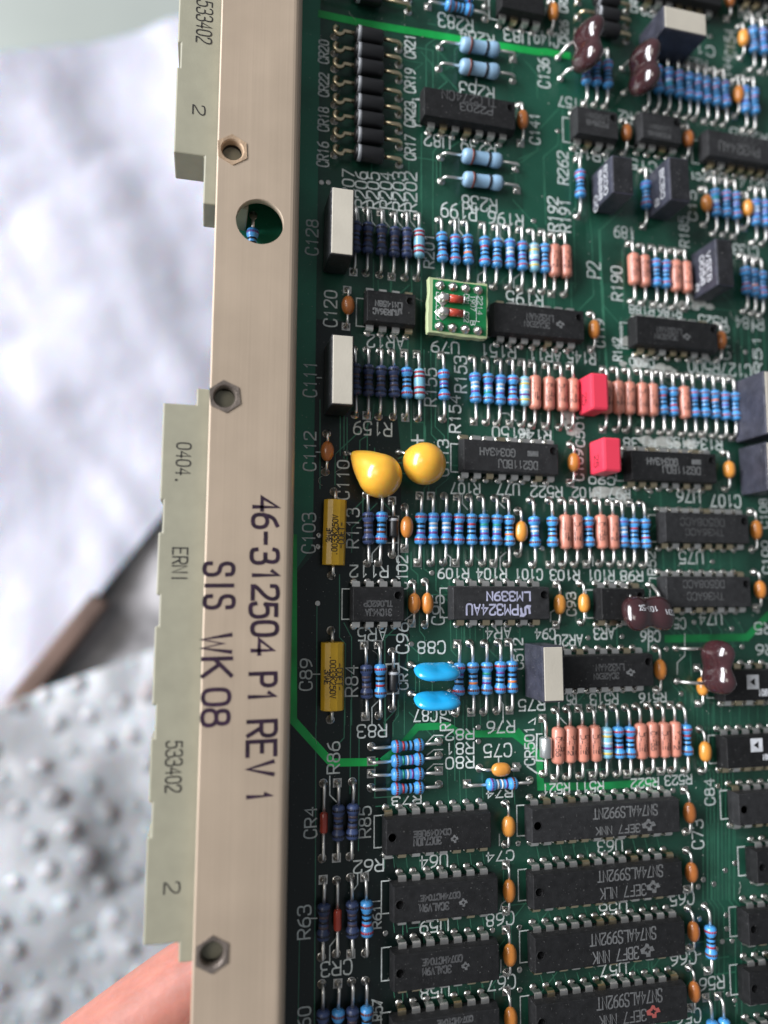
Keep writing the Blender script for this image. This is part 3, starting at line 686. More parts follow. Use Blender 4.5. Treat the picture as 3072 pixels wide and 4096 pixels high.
LINES = [
  [0.11,(0.21,11.03),(1.11,10.99),(1.11,13.08),(0.22,13.11),(0.21,11.03)],
  [0.09,(0.17,0.33),(1.09,0.3),(1.09,2.25),(0.18,2.27),(0.17,0.33)],
  [0.07,(11.79,16.37),(12.28,16.38)],
  [0.1,(11.85,16.37),(11.75,18.28),(12.55,18.37)],
  [0.07,(11.2,15.52),(11.75,15.21),(11.68,15.65)],
  [0.1,(11.02,18.68),(11.8,19.21)],
  [0.07,(-3.81,18.61),(-3.79,19.88),(-3.31,20.36)],
  [0.07,(3.26,16.61),(3.77,16.15),(4.46,16.18)],
  [0.07,(3.26,17.51),(3.77,17.16),(4.45,17.17)],
  [0.07,(3.25,18.56),(3.76,18.16),(4.45,18.2)],
  [0.07,(-1.77,25.22),(-1.77,25.96),(-2.03,26.29)],
  [0.07,(-3.66,30.78),(-3.67,29.81),(-3.26,29.37)],
  [0.07,(-0.8,27.19),(-0.1,27.2)],
  [0.07,(-0.71,33.58),(-0.07,33.99)],
  [0.07,(-4.99,27.89),(-4.58,27.93)],
  [0.07,(-0.89,3.68),(-0.89,3.08),(-0.39,2.52)],
  [0.07,(4.75,2.93),(5.11,3.26),(5.1,3.88)],
  [0.07,(9.07,3.94),(9.08,3.2),(9.58,2.79)],
  [0.07,(-0.82,15.18),(-0.83,14.02),(-0.33,13.56)],
  [0.07,(9.15,15.43),(9.17,14.12),(8.94,13.78)],
  [0.07,(-5.13,11.61),(-4.59,11.62)],
  [0.07,(1.61,7.87),(2.13,7.49)],
  [0.05,(1.09,4.59),(1.08,0.26)],
  [0.07,(5.28,14.22),(5.74,13.69)],
  [0.05,(-2.12,-23.07),(-2.05,-22.18),(-1.64,-21.75)],
  [0.05,(-1.12,-23.21),(-1.05,-22.3),(-0.63,-21.87)],
  [0.05,(-0.11,-23.34),(-0.04,-22.43),(0.38,-22.0)],
  [0.05,(0.91,-23.47),(0.97,-22.56),(1.4,-22.13)],
  [0.05,(1.94,-23.61),(2.0,-22.69),(2.42,-22.26)],
  [0.07,(5.95,-23.45),(5.94,-22.51),(6.38,-22.0)],
  [0.07,(9.44,-23.52),(9.43,-22.38),(9.87,-21.93)],
  [0.07,(7.47,-18.29),(7.54,-18.98),(8.05,-19.34)],
  [0.07,(10.53,-18.24),(10.54,-18.99),(11.06,-19.42)],
  [0.07,(6.09,-1.56),(6.09,-0.81),(6.51,-0.37)],
  [0.07,(-5.11,-9.75),(-4.78,-9.77)],
  [0.07,(-5.09,-4.22),(-4.7,-4.23)],
  [0.12,(2.12,-5.47),(3.01,-5.51)],
  [0.12,(2.56,-5.89),(2.56,-5.09)],
  [0.07,(8.77,-1.25),(9.5,-0.57)],
  [0.07,(-2.03,1.22),(-1.69,1.21)],
  [0.07,(13.55,3.77),(13.57,2.95),(13.26,2.67)],
  [0.07,(16.83,3.73),(16.85,3.08),(16.54,2.67)],
  [0.07,(13.14,8.03),(13.16,7.35),(13.73,7.01)],
  [0.07,(23.98,12.23),(24.02,11.35),(24.73,10.77),(24.8,9.05)],
  [0.07,(18.57,8.64),(19.25,8.18)],
  [0.09,(21.49,10.37),(21.56,8.67)],
  [0.07,(13.69,14.05),(13.67,15.16),(14.28,15.74)],
  [0.07,(16.79,14.03),(16.76,14.93)],
  [0.07,(9.04,-7.97),(9.86,-8.02),(10.54,-7.47)],
  [0.07,(2.43,-32.92),(3.05,-33.09)],
  [0.07,(20.07,-16.01),(20.01,-14.28)],
  [0.07,(21.35,-24.37),(21.31,-23.44)],
  [0.07,(7.52,-35.62),(7.51,-34.97)],
  [0.07,(24.62,33.35),(25.09,33.29)],
  [0.07,(8.76,17.92),(8.75,18.41)],
  [0.07,(7.99,22.78),(8.04,23.52)],
  [0.07,(8.75,23.36),(8.74,24.15)],
  [0.07,(8.73,28.61),(8.86,28.21),(9.21,27.98)],
  [0.07,(8.73,32.86),(8.75,32.0)],
  [0.07,(13.8,-21.89),(13.78,-20.99)],
  [0.07,(-0.01,23.97),(0.1,24.33),(0.76,24.38)],
]
TR = [
  [0.1,(-4.87,6.89),(-4.79,15.1)],
  [0.1,(-4.83,14.94),(-4.7,26.74)],
  [0.1,(-4.72,26.7),(-4.65,34.65)],
  [0.1,(-5.74,29.12),(-5.75,34.51)],
  [0.1,(-2.36,13.47),(-2.36,19.86)],
  [0.1,(-1.74,16.09),(-1.73,23.74)],
  [0.1,(-3.27,4.63),(-3.22,9.07),(-2.78,9.55),(-2.78,15.18)],
  [0.1,(-2.91,8.06),(-2.35,9.08),(-2.29,15.19)],
  [0.1,(-2.8,13.45),(-2.82,16.05),(-3.3,16.54)],
  [0.1,(0.73,16.09),(0.73,15.14),(1.12,14.63),(1.11,13.57)],
  [0.1,(1.56,13.58),(1.57,16.01)],
  [0.1,(3.77,15.89),(3.78,14.29)],
  [0.1,(-3.34,-6.98),(-3.31,-4.06)],
  [0.1,(-3.06,-6.99),(-3.03,-3.85)],
  [0.1,(-2.83,-6.9),(-2.8,-3.75)],
  [0.1,(-4.86,-8.12),(-4.77,-1.56)],
  [0.1,(-1.85,-4.13),(-1.86,-5.25),(-1.18,-5.74)],
  [0.1,(2.06,-8.82),(2.07,-5.46)],
  [0.1,(3.08,-12.54),(3.08,-11.24)],
  [0.1,(3.62,-12.58),(3.66,-6.01),(4.2,-5.46)],
  [0.1,(4.04,-12.62),(3.96,-6.61),(4.68,-5.95),(4.68,-5.37)],
  [0.1,(5.01,-10.91),(4.97,-3.76)],
  [0.1,(3.07,-6.67),(3.07,-5.29)],
  [0.1,(1.08,-4.04),(1.48,-4.23)],
  [0.1,(4.0,-1.43),(4.01,-1.88),(4.96,-2.67),(4.97,-3.76)],
  [0.1,(3.06,-0.94),(3.06,-1.85),(3.47,-2.26)],
  [0.1,(-1.6,-1.23),(-1.59,0.32)],
  [0.1,(4.0,-0.97),(4.05,2.76)],
  [0.1,(3.0,-0.71),(3.0,0.19)],
  [0.1,(-0.79,-8.05),(-0.9,-7.01),(-1.41,-6.19)],
  [0.1,(2.3,-6.86),(3.01,-6.9),(3.19,-6.56),(3.19,-5.29)],
  [0.1,(2.07,2.92),(2.07,4.14),(2.59,4.57),(2.59,5.57)],
  [0.1,(3.05,2.56),(3.05,4.13),(3.63,4.56)],
  [0.1,(3.99,1.99),(3.98,5.67),(5.09,6.67),(5.14,7.11)],
  [0.1,(2.7,7.11),(2.7,8.64),(3.1,9.13),(3.1,9.95)],
  [0.1,(5.08,7.77),(5.13,10.08),(5.53,10.53)],
  [0.1,(4.39,5.34),(5.09,6.0)],
  [0.1,(2.01,9.72),(2.64,10.27),(2.64,10.81)],
  [0.1,(1.16,10.24),(1.17,11.0)],
  [0.1,(1.56,13.14),(1.57,15.34)],
  [0.1,(0.16,13.21),(0.17,15.29)],
  [0.1,(6.14,8.44),(6.13,9.55)],
  [0.1,(3.67,12.34),(3.67,13.09)],
  [0.1,(2.7,11.99),(2.69,13.07)],
  [0.1,(2.41,11.77),(2.41,13.06)],
  [0.08,(5.55,8.33),(5.56,9.43)],
  [0.08,(6.61,8.34),(6.62,9.44)],
  [0.08,(7.68,8.34),(7.7,9.45)],
  [0.08,(8.71,8.35),(8.72,9.47)],
  [0.08,(9.13,8.35),(9.14,9.47)],
  [0.08,(10.6,8.36),(10.6,9.49)],
  [0.08,(5.96,8.33),(5.97,9.44)],
  [0.08,(6.2,8.33),(6.21,9.44)],
  [0.08,(7.03,8.34),(7.04,9.45)],
  [0.08,(8.16,8.35),(8.18,9.46)],
  [0.07,(6.19,1.83),(6.17,4.09)],
  [0.07,(6.61,1.82),(6.59,4.08)],
  [0.07,(7.09,1.81),(7.07,4.08)],
  [0.07,(7.51,1.8),(7.49,4.07)],
  [0.07,(8.12,1.78),(8.09,4.07)],
  [0.07,(8.61,1.77),(8.58,4.06)],
  [0.07,(8.98,1.77),(8.95,4.06)],
  [0.07,(9.47,1.76),(9.44,4.05)],
  [0.1,(2.92,-30.07),(2.85,-24.59)],
  [0.1,(4.29,-29.27),(3.85,-28.7),(3.84,-24.72)],
  [0.1,(3.3,-33.97),(3.31,-37.72),(4.32,-38.64)],
  [0.1,(5.74,-39.84),(4.32,-38.44)],
  [0.1,(4.32,-37.79),(4.31,-35.89)],
  [0.1,(10.7,-37.8),(10.67,-35.92)],
  [0.1,(4.47,-28.29),(4.46,-26.4)],
  [0.1,(10.88,-28.28),(10.85,-26.4)],
  [0.1,(4.91,-28.99),(6.44,-30.25)],
  [0.1,(4.57,-35.61),(6.09,-34.19)],
  [0.1,(11.09,-28.76),(12.83,-30.2)],
  [0.1,(1.88,-27.77),(1.88,-26.28)],
  [0.1,(11.09,-29.15),(12.83,-30.2),(12.87,-31.92),(15.1,-34.55)],
  [0.1,(14.77,-32.22),(14.67,-31.01),(13.36,-29.76),(13.35,-26.01)],
  [0.1,(15.76,-33.59),(15.65,-26.32)],
  [0.1,(2.92,-26.66),(2.84,-10.64)],
  [0.1,(3.84,-26.79),(3.83,-21.82)],
  [0.1,(-0.55,-17.68),(-0.49,-16.85)],
  [0.1,(0.51,-17.91),(0.51,-16.95)],
  [0.1,(2.06,-19.16),(2.12,-17.12),(1.7,-16.72)],
  [0.1,(-0.91,-19.31),(-0.9,-16.93)],
  [0.1,(7.44,-21.26),(7.47,-18.29)],
  [0.1,(13.4,-28.17),(13.44,-23.9)],
  [0.1,(17.22,-28.72),(17.54,-22.98),(17.54,-18.33),(16.15,-16.92)],
  [0.3,(18.26,-23.98),(18.29,-20.47),(18.42,-15.86),(18.57,-11.83)],
  [0.1,(18.26,-23.98),(20.42,-26.11)],
  [0.1,(15.55,-19.66),(15.55,-16.99)],
  [0.1,(13.51,-17.92),(13.55,-16.79)],
  [0.1,(13.97,-17.97),(14.02,-16.84)],
  [0.1,(20.3,-22.52),(20.35,-19.92),(20.26,-17.45)],
  [0.1,(11.79,-16.62),(10.88,-16.78)],
  [0.1,(16.54,-16.32),(16.46,-13.67)],
  [0.1,(16.08,-14.39),(16.19,-13.52)],
  [0.09,(23.1,2.38),(23.13,4.25)],
  [0.09,(24.14,2.36),(24.16,4.24)],
  [0.09,(25.18,2.34),(25.2,4.23)],
  [0.09,(26.23,2.32),(26.25,4.22)],
  [0.09,(27.29,2.3),(27.31,4.21)],
  [0.09,(28.36,2.28),(28.38,4.2)],
  [0.09,(29.44,2.27),(29.45,4.19)],
  [0.09,(25.49,7.73),(26.27,8.82),(26.28,10.02)],
  [0.09,(26.46,7.74),(27.25,8.83),(27.26,10.03)],
  [0.09,(27.44,7.74),(28.23,8.84),(28.24,10.04)],
  [0.09,(28.43,7.75),(29.23,8.84),(29.23,10.06)],
  [0.09,(29.43,7.75),(30.23,8.85),(30.23,10.07)],
  [0.09,(22.73,8.08),(24.3,9.52)],
  [0.09,(23.34,8.08),(24.92,9.53)],
  [0.09,(23.95,8.09),(25.54,9.53)],
  [0.09,(24.57,8.09),(26.16,9.54)],
  [0.09,(23.34,12.8),(24.12,13.64),(24.08,16.17)],
  [0.09,(23.86,12.81),(24.64,13.65),(24.59,16.18)],
  [0.09,(24.37,12.83),(25.16,13.67),(25.11,16.2)],
  [0.09,(24.89,12.84),(25.68,13.68),(25.62,16.22)],
  [0.09,(25.41,12.85),(26.2,13.7),(26.14,16.24)],
  [0.09,(25.94,12.86),(26.72,13.71),(26.67,16.26)],
  [0.09,(26.46,12.88),(27.25,13.73),(27.19,16.28)],
  [0.08,(27.09,14.78),(27.01,16.27)],
  [0.08,(27.92,14.81),(27.84,16.3)],
  [0.08,(28.76,14.84),(28.68,16.33)],
  [0.08,(29.61,14.86),(29.52,16.37)],
  [0.08,(30.46,14.89),(30.37,16.4)],
  [0.08,(31.31,14.91),(31.23,16.43)],
  [0.08,(32.18,14.94),(32.08,16.46)],
  [0.09,(25.63,16.39),(25.52,19.16),(26.28,19.89),(25.89,29.45)],
  [0.09,(25.97,16.4),(25.86,19.18),(26.62,19.91),(26.22,29.48)],
  [0.09,(26.31,16.41),(26.21,19.2),(26.96,19.93),(26.56,29.51)],
  [0.09,(26.66,16.43),(26.55,19.21),(27.31,19.95),(26.9,29.54)],
  [0.09,(27.0,16.44),(26.89,19.23),(27.65,19.96),(27.23,29.57)],
  [0.09,(27.35,16.45),(27.23,19.25),(28.0,19.98),(27.57,29.6)],
  [0.09,(27.7,16.47),(27.58,19.26),(28.34,20.0),(27.91,29.63)],
  [0.09,(28.04,16.48),(27.92,19.28),(28.69,20.02),(28.25,29.66)],
  [0.09,(25.82,23.79),(25.5,29.37),(26.05,30.08),(25.7,38.41)],
  [0.09,(26.25,23.82),(25.93,29.41),(26.47,30.12),(26.12,38.46)],
  [0.09,(26.63,23.84),(26.31,29.44),(26.85,30.16),(26.49,38.5)],
  [0.09,(27.11,23.87),(26.78,29.48),(27.32,30.2),(26.95,38.56)],
  [0.09,(28.13,23.94),(27.79,29.57),(28.34,30.29),(27.95,38.69)],
  [0.09,(28.68,23.98),(28.33,29.62),(28.88,30.34),(28.48,38.75)],
  [0.08,(11.64,24.29),(11.86,25.29)],
  [0.08,(12.6,24.3),(12.82,25.29)],
  [0.08,(13.58,24.33),(13.8,25.3)],
  [0.08,(14.56,24.35),(14.78,25.31)],
  [0.08,(15.55,24.36),(15.77,25.31)],
  [0.08,(16.54,24.38),(16.77,25.32)],
  [0.08,(17.55,24.4),(17.77,25.32)],
  [0.08,(18.57,24.43),(18.79,25.33)],
  [0.08,(19.59,24.44),(19.81,25.34)],
  [0.08,(20.62,24.46),(20.85,25.34)],
  [0.08,(21.66,24.48),(21.89,25.35)],
  [0.08,(11.55,28.9),(11.77,29.7)],
  [0.08,(12.5,28.93),(12.73,29.71)],
  [0.08,(13.47,28.98),(13.69,29.72)],
  [0.08,(14.44,29.02),(14.66,29.72)],
  [0.08,(15.42,29.05),(15.64,29.73)],
  [0.08,(16.41,29.09),(16.63,29.74)],
  [0.08,(17.4,29.12),(17.63,29.75)],
  [0.08,(18.4,29.17),(18.64,29.75)],
  [0.08,(19.42,29.21),(19.65,29.76)],
  [0.08,(20.44,29.25),(20.68,29.77)],
  [0.08,(21.47,29.28),(21.71,29.77)],
  [0.08,(11.81,33.36),(12.04,34.14)],
  [0.08,(12.76,33.42),(12.99,34.17)],
  [0.08,(13.72,33.48),(13.94,34.2)],
  [0.08,(14.69,33.53),(14.91,34.22)],
  [0.08,(15.66,33.59),(15.88,34.25)],
  [0.08,(16.64,33.64),(16.87,34.27)],
  [0.08,(17.63,33.71),(17.86,34.3)],
  [0.08,(18.62,33.76),(18.86,34.33)],
  [0.08,(19.63,33.82),(19.86,34.35)],
  [0.08,(20.64,33.87),(20.88,34.38)],
  [0.08,(21.67,33.93),(21.9,34.41)],
  [0.08,(0.76,24.22),(0.87,25.07)],
  [0.08,(1.69,24.27),(1.8,25.11)],
  [0.08,(2.63,24.31),(2.74,25.16)],
  [0.08,(3.58,24.36),(3.69,25.19)],
  [0.08,(4.53,24.4),(4.64,25.23)],
  [0.08,(5.5,24.45),(5.6,25.27)],
  [0.08,(6.47,24.5),(6.58,25.31)],
  [0.08,(7.45,24.55),(7.56,25.36)],
  [0.08,(0.77,28.57),(0.88,29.4)],
  [0.08,(1.69,28.64),(1.8,29.47)],
  [0.08,(2.62,28.69),(2.73,29.53)],
  [0.08,(3.56,28.76),(3.67,29.58)],
  [0.08,(4.51,28.82),(4.62,29.64)],
  [0.08,(5.47,28.89),(5.57,29.69)],
  [0.08,(6.43,28.95),(6.54,29.76)],
  [0.08,(7.4,29.02),(7.51,29.82)],
  [0.08,(0.78,32.91),(0.89,33.64)],
  [0.08,(1.7,32.99),(1.81,33.71)],
  [0.08,(2.62,33.07),(2.73,33.79)],
  [0.08,(3.55,33.15),(3.66,33.86)],
  [0.08,(4.49,33.23),(4.6,33.94)],
  [0.08,(5.44,33.32),(5.54,34.01)],
  [0.08,(6.39,33.4),(6.5,34.09)],
  [0.08,(7.35,33.48),(7.46,34.17)],
  [0.08,(4.79,18.69),(4.87,21.01)],
  [0.08,(5.71,18.74),(5.78,21.06)],
  [0.08,(6.17,18.76),(6.24,21.09)],
  [0.08,(7.45,18.83),(7.52,21.17)],
  [0.08,(9.22,18.91),(9.28,21.27)],
  [0.08,(9.94,18.95),(10.0,21.32)],
  [0.08,(6.04,13.71),(6.02,15.76),(6.37,16.2)],
  [0.08,(6.33,13.72),(6.31,15.77),(6.66,16.22)],
  [0.08,(6.8,13.73),(6.78,15.79),(7.13,16.24)],
  [0.08,(7.39,13.75),(7.37,15.81),(7.72,16.26)],
  [0.08,(7.98,13.77),(7.96,15.84),(8.31,16.28)],
  [0.08,(11.6,-13.25),(11.58,-12.39)],
  [0.08,(12.37,-13.31),(12.35,-12.45)],
  [0.08,(13.15,-13.38),(13.13,-12.51)],
  [0.08,(13.94,-13.44),(13.92,-12.57)],
  [0.08,(14.73,-13.51),(14.71,-12.64)],
  [0.08,(15.53,-13.57),(15.5,-12.7)],
  [0.08,(16.33,-13.64),(16.3,-12.76)],
  [0.08,(17.14,-13.71),(17.11,-12.83)],
  [0.08,(17.95,-13.78),(17.92,-12.89)],
  [0.08,(18.42,-2.91),(18.86,-1.95)],
  [0.08,(19.36,-2.95),(19.8,-1.99)],
  [0.08,(20.3,-2.98),(20.74,-2.02)],
  [0.08,(21.26,-3.02),(21.7,-2.06)],
  [0.08,(22.22,-3.06),(22.66,-2.09)],
  [0.08,(23.19,-3.1),(23.63,-2.12)],
  [0.08,(24.16,-3.14),(24.61,-2.16)],
  [0.08,(25.15,-3.17),(25.6,-2.19)],
  [0.08,(26.14,-3.21),(26.59,-2.23)],
  [0.08,(27.14,-3.25),(27.59,-2.26)],
  [0.08,(28.14,-3.29),(28.6,-2.3)],
  [0.08,(29.16,-3.33),(29.62,-2.34)],
  [0.12,(30.02,-16.79),(29.94,-12.59)],
  [0.12,(30.77,-16.86),(30.69,-12.65)],
  [0.12,(31.53,-16.93),(31.44,-12.71)],
  [0.12,(32.29,-17.0),(32.2,-12.76)],
  [0.12,(33.05,-17.07),(32.95,-12.82)],
  [0.12,(33.82,-17.14),(33.72,-12.88)],
]
BAND = [
  [0.55,(-6.65,2.02),(-6.43,14.71),(-3.71,17.7),(-0.58,17.81)],
  [0.5,(0.07,17.67),(1.4,16.74),(2.52,15.52),(4.81,15.5),(5.84,16.13),(9.98,16.29),(11.17,17.16),(11.83,17.85)],
  [0.55,(10.34,16.2),(12.0,17.96),(12.08,20.2),(17.17,20.43),(21.56,20.39)],
  [0.62,(-5.17,-38.69),(-2.12,-38.6),(4.96,-38.76),(8.6,-38.87),(13.0,-38.97),(13.84,-39.13),(15.77,-39.15)],
  [0.6,(23.21,9.45),(26.1,9.44),(30.63,9.4),(31.54,8.62),(32.75,7.64)],
]
VIAS = [
  (3.67,4.43),
  (2.09,9.61),
  (3.73,12.21),
  (-4.82,6.67),
  (12.57,2.45),
  (27.67,3.26),
  (25.72,8.16),
  (29.21,8.7),
  (19.21,9.23),
  (16.28,9.3),
  (23.11,10.24),
  (30.11,10.16),
  (24.28,13.76),
  (31.77,7.26),
  (23.87,10.11),
  (7.21,15.7),
  (7.2,16.72),
  (10.21,24.1),
  (10.36,18.65),
  (27.25,21.01),
  (23.25,21.1),
  (28.52,26.9),
  (27.61,27.39),
  (25.62,27.9),
  (26.54,28.31),
  (25.12,28.42),
  (27.61,27.4),
  (25.61,27.93),
  (26.54,28.34),
  (28.52,26.95),
  (25.12,28.39),
  (25.14,30.77),
  (27.5,30.72),
  (27.51,31.72),
  (27.06,32.61),
  (27.94,32.65),
  (26.5,33.13),
  (27.39,36.48),
  (27.93,36.98),
  (10.23,29.94),
  (10.18,32.81),
  (10.18,34.19),
  (10.21,24.13),
  (10.21,29.94),
  (8.14,29.94),
  (10.18,32.86),
  (10.16,34.19),
  (0.23,29.37),
  (12.38,-24.08),
  (28.31,-25.78),
  (32.1,-25.85),
  (31.86,-14.75),
  (28.09,-13.85),
  (14.7,-32.21),
  (29.81,-43.67),
  (-4.78,1.83),
  (-4.83,2.64),
  (-4.98,-24.92),
  (-4.46,-24.99),
  (28.64,38.32),
  (29.79,38.35),
  (22.19,-2.32),
]
RX0 = -12.72
RX1 = -7.02
NUTS = [
  (-11.7,-24.1),
  (-11.74,-6.87),
  (-11.57,27.77),
]
HOLE = (-9.74,-19.22)
RAILT = [
  ['46-31250',-8.9,4.17,8.96,1.7,-90],
  ['4',-8.91,9.43,0.93,1.43,-90],
  ['P1',-8.89,11.98,1.72,1.73,-90],
  ['RE',-8.89,15.09,2.06,1.87,-90],
  ['V',-8.89,16.96,0.78,1.69,-90],
  ['1',-8.89,18.6,0.36,1.53,-90],
  ['SIS',-11.78,5.47,2.74,1.77,-90],
  ['WK',-11.79,9.9,2.56,1.9,-90],
  ['08',-11.81,13.08,2.23,1.74,-90],
]
CONT = [
  ['0404.',-14.26,-2.46,2.65,0.89,-90],
  ['ERNI',-14.27,4.16,2.14,0.91,-90],
  ['533402',-14.22,16.75,3.07,0.91,-90],
  ['2',-14.09,23.99,0.63,0.9,-90],
  ['2',-14.03,-27.13,0.65,0.79,-90],
  ['533402',-13.86,-33.76,3.18,1.01,-90],
]
CX = {'left': -15.65,'step': -13.55}
CON2 = [
  -7.51,
  -6.4,
  0.01,
  2.1,
  6.11,
  8.08,
  12.96,
  15.0,
  18.88,
  20.92,
  27.24,
  28.43,
]
CON1 = [
  -52.29,
  -31.89,
  -30.08,
  -23.83,
  -21.8,
  -20.41,
]
WHITE = [
  [-4.79,-22.83,-3.05,-17.75,8.4],
  [-4.6,-12.02,-2.98,-6.95,8.4],
  [10.85,9.61,12.52,13.59,8.4],
  [22.45,-42.1,26.52,-40.02,9.5],
  [30.27,-11.93,31.98,-6.73,9.5],
  [30.51,-6.24,32.33,-2.27,8.4],
]
TRIM = [
  [17.54,-28.56,19.41,-25.4,8.5],
  [22.67,-29.21,24.55,-25.52,8.5],
  [26.71,-22.78,28.3,-18.81,8.5],
]
REDC = [
  [15.79,-11.09,17.31,-8.14,6.0],
  [16.67,-6.07,18.25,-3.37,6.0],
]
TANT = [
  ((-2.43,-3.95),(-0.75,-2.39),4.05),
  ((1.55,-4.22),(2.57,-3.41),3.95),
]
YEL = [
  ((-3.75,-1.37),(-3.87,4.69)),
  ((-3.85,8.59),(-3.82,14.76)),
]
MICA = [
  ((14.85,-38.77),(15.02,-36.9)),
  ((20.85,-38.85),(20.92,-36.64)),
  ((19.22,5.18),(21.69,5.22)),
  ((23.93,10.17),(23.89,12.76)),
]
BLUEC = [
  ((2.01,11.12),(5.06,11.07)),
  ((2.01,13.1),(5.05,13.13)),
]
U79 = [
  2.78,
  -17.36,
  7.44,
  -13.07,
  5.5,
]
DIO = [
  ((-4.14,-36.8),(1.04,-37.09)),
  ((-4.12,-35.48),(1.04,-35.68)),
  ((-4.11,-34.1),(1.04,-34.46)),
  ((-4.09,-32.67),(1.05,-32.87)),
  ((-4.07,-31.3),(1.05,-31.41)),
  ((-4.06,-29.95),(1.05,-30.09)),
  ((-4.04,-28.54),(1.06,-28.77)),
  ((-4.03,-27.13),(1.06,-27.34)),
]
D2 = [
  ((16.8,-44.2),(21.41,-44.37)),
  ((16.76,-42.73),(21.36,-43.02)),
  ((16.73,-41.47),(21.31,-41.59)),
]
D3 = [
  ((-5.08,-41.0),(1.8,-41.61)),
  ((-5.07,-39.98),(1.8,-40.63)),
]
SMALLD = [
  ('k',(0.63,10.13),(0.65,14.12)),
  ('k',(0.6,-0.86),(0.61,3.11)),
  ('r',(-4.25,19.06),(-4.27,24.05)),
  ('r',(-3.25,25.59),(-3.22,30.34)),
  ('s',(12.31,15.23),(12.26,19.29)),
]

# ------------------------------------------------------------------ setting behind the board
def grid_sheet(name, c00, c10, c11, c01, nu, nv, hfun, material):
    mb = MB(); vs = []
    for j in range(nv + 1):
        for i in range(nu + 1):
            u, v = i / nu, j / nv
            p = (Vector(c00) * (1 - u) + Vector(c10) * u) * (1 - v) + (Vector(c01) * (1 - u) + Vector(c11) * u) * v
            vs.append((p.x, p.y, p.z + hfun(p.x, p.y, u, v)))
    mb.add(vs, [(j * (nu + 1) + i, (j + 1) * (nu + 1) + i, (j + 1) * (nu + 1) + i + 1, j * (nu + 1) + i + 1) for j in range(nv) for i in range(nu)], 0, True)
    return mb.mesh(name, material)
from mathutils import noise as mnoise
def nz(x, y, s, seed=0): return mnoise.noise(Vector((x * s, y * s, seed)))
mb = MB(); mb.box((-1.2, -1.2, -.262), (1.2, 1.2, -.242)); table = link('tabletop', mb.mesh('tabletop', 'table_grey'))
table['kind'] = 'structure'
mb = MB(); mb.tube([(-.33, .20, -.241), (-.18, .10, -.241)], .004, 6); g = link('table_seam', mb.mesh('table_seam', 'grout'), table)

sheet = link('plastic_sheet', grid_sheet('plastic_sheet', (-.30, .128, -.2), (.10, .335, -.2), (.07, .188, -.20), (-.21, -.205, -.205), 90, 70,
        lambda x, y, u, v: .0062 * nz(x, y, 12, 1) - .011 * abs(nz(x * .9 + y * .5, y * .6 - x * .35, 13, 8)) + .0026 * abs(nz(x, y, 34, 5)) + .0012 * nz(x + y * .6, y * .3, 60, 3), 'sheet_white'))
sheet['label'] = 'crumpled white plastic sheet lying blurred behind the left edge of the circuit board'; sheet['category'] = 'plastic sheet'
mb = MB(); mb.prism([(-.30, -.32), (-.10, -.050), (.05, .16), (.12, .16), (.12, -.13), (-.13, -.150), (-.28, -.33)], -.241, -.2085)
dc = link('gap_shade', mb.mesh('gap_shade', 'shade_grey', .003)); dc['label'] = 'added dark grey slab standing in for shade in the gap between white sheet and bubble wrap'; dc['category'] = 'shade'  # added slab, its colour stands in for the shade in the gap
mb = MB(); mb.box((-.10, -.0042, -.004), (.055, .0042, .004))
bt = link('wooden_batten', mb.mesh('wooden_batten', 'wood_brown', .0015)); bt.location = (-.106, -.0625, -.199); bt.rotation_euler = (0, 0, math.radians(54.6))
bt['label'] = 'brown wooden batten slanting between the white sheet and the shaded gap'; bt['category'] = 'batten'
def wrap_h(x, y, u, v=0): return .011 * nz(x, y, 15, 9) - .009 * abs(nz(x * .7 - y * .7, x + y, 11, 6)) + .0035 * abs(nz(x + y, y - x, 26, 4)) + .002 * nz(x, y, 60, 2)
WZ = -.188
wrap = link('bubble_wrap', grid_sheet('bubble_wrap', (-.20, -.094, WZ), (.03, -.008, WZ), (.03, -.30, WZ), (-.20, -.30, WZ), 60, 60, wrap_h, 'film_clear'))
wrap['label'] = 'clear bubble wrap with round air bubbles at the lower left'; wrap['category'] = 'bubble wrap'
mb = MB(); mb.lathe([(0, .0050), (.0007, .0046), (.0014, .0034), (.0018, .0018), (.0020, .0003)], 10, 'Z'); bub = mb.mesh('bubble', 'film_clear')
for j in range(18):
    for i in range(16):
        x = -.175 + i * .0118 + (j % 2) * .0059; y = -.094 - j * .0108 + (x + .2) * .374 * (1 - j / 18) - .004
        if x > .01 or random.random() < .12: continue
        b_ = link('bubble', bub, wrap, (x, y, WZ + wrap_h(x, y, 0) - .0004)); s_ = random.uniform(.75, 1.05); b_.scale = (s_, s_, random.uniform(.35, 1.0))

# ------------------------------------------------------------------ hand holding the board
def skin_figure(name, chains, material, root=0):
    me = bpy.data.meshes.new(name); vs, es, rs = [], [], []
    idx = {}
    for ch in chains:
        prev = None
        for key, p, r in ch:
            if key in idx: k = idx[key]
            else: k = len(vs); idx[key] = k; vs.append(p); rs.append(r)
            if prev is not None: es.append((prev, k))
            prev = k
    me.from_pydata(vs, es, []); o = bpy.data.objects.new(name, me); COL.objects.link(o)
    md = o.modifiers.new('skin', 'SKIN'); md.use_smooth_shade = True
    for i, r in enumerate(rs): me.skin_vertices[0].data[i].radius = r if isinstance(r, tuple) else (r, r)
    me.skin_vertices[0].data[0].use_root = True
    ss = o.modifiers.new('sub', 'SUBSURF'); ss.levels = 2; ss.render_levels = 2
    me.materials.append(MATS[material]); return o
def V3(gx, gy, mm): return tuple(P(gx, gy, mm))
palm = ('p', V3(-29, 58, -22), .021)
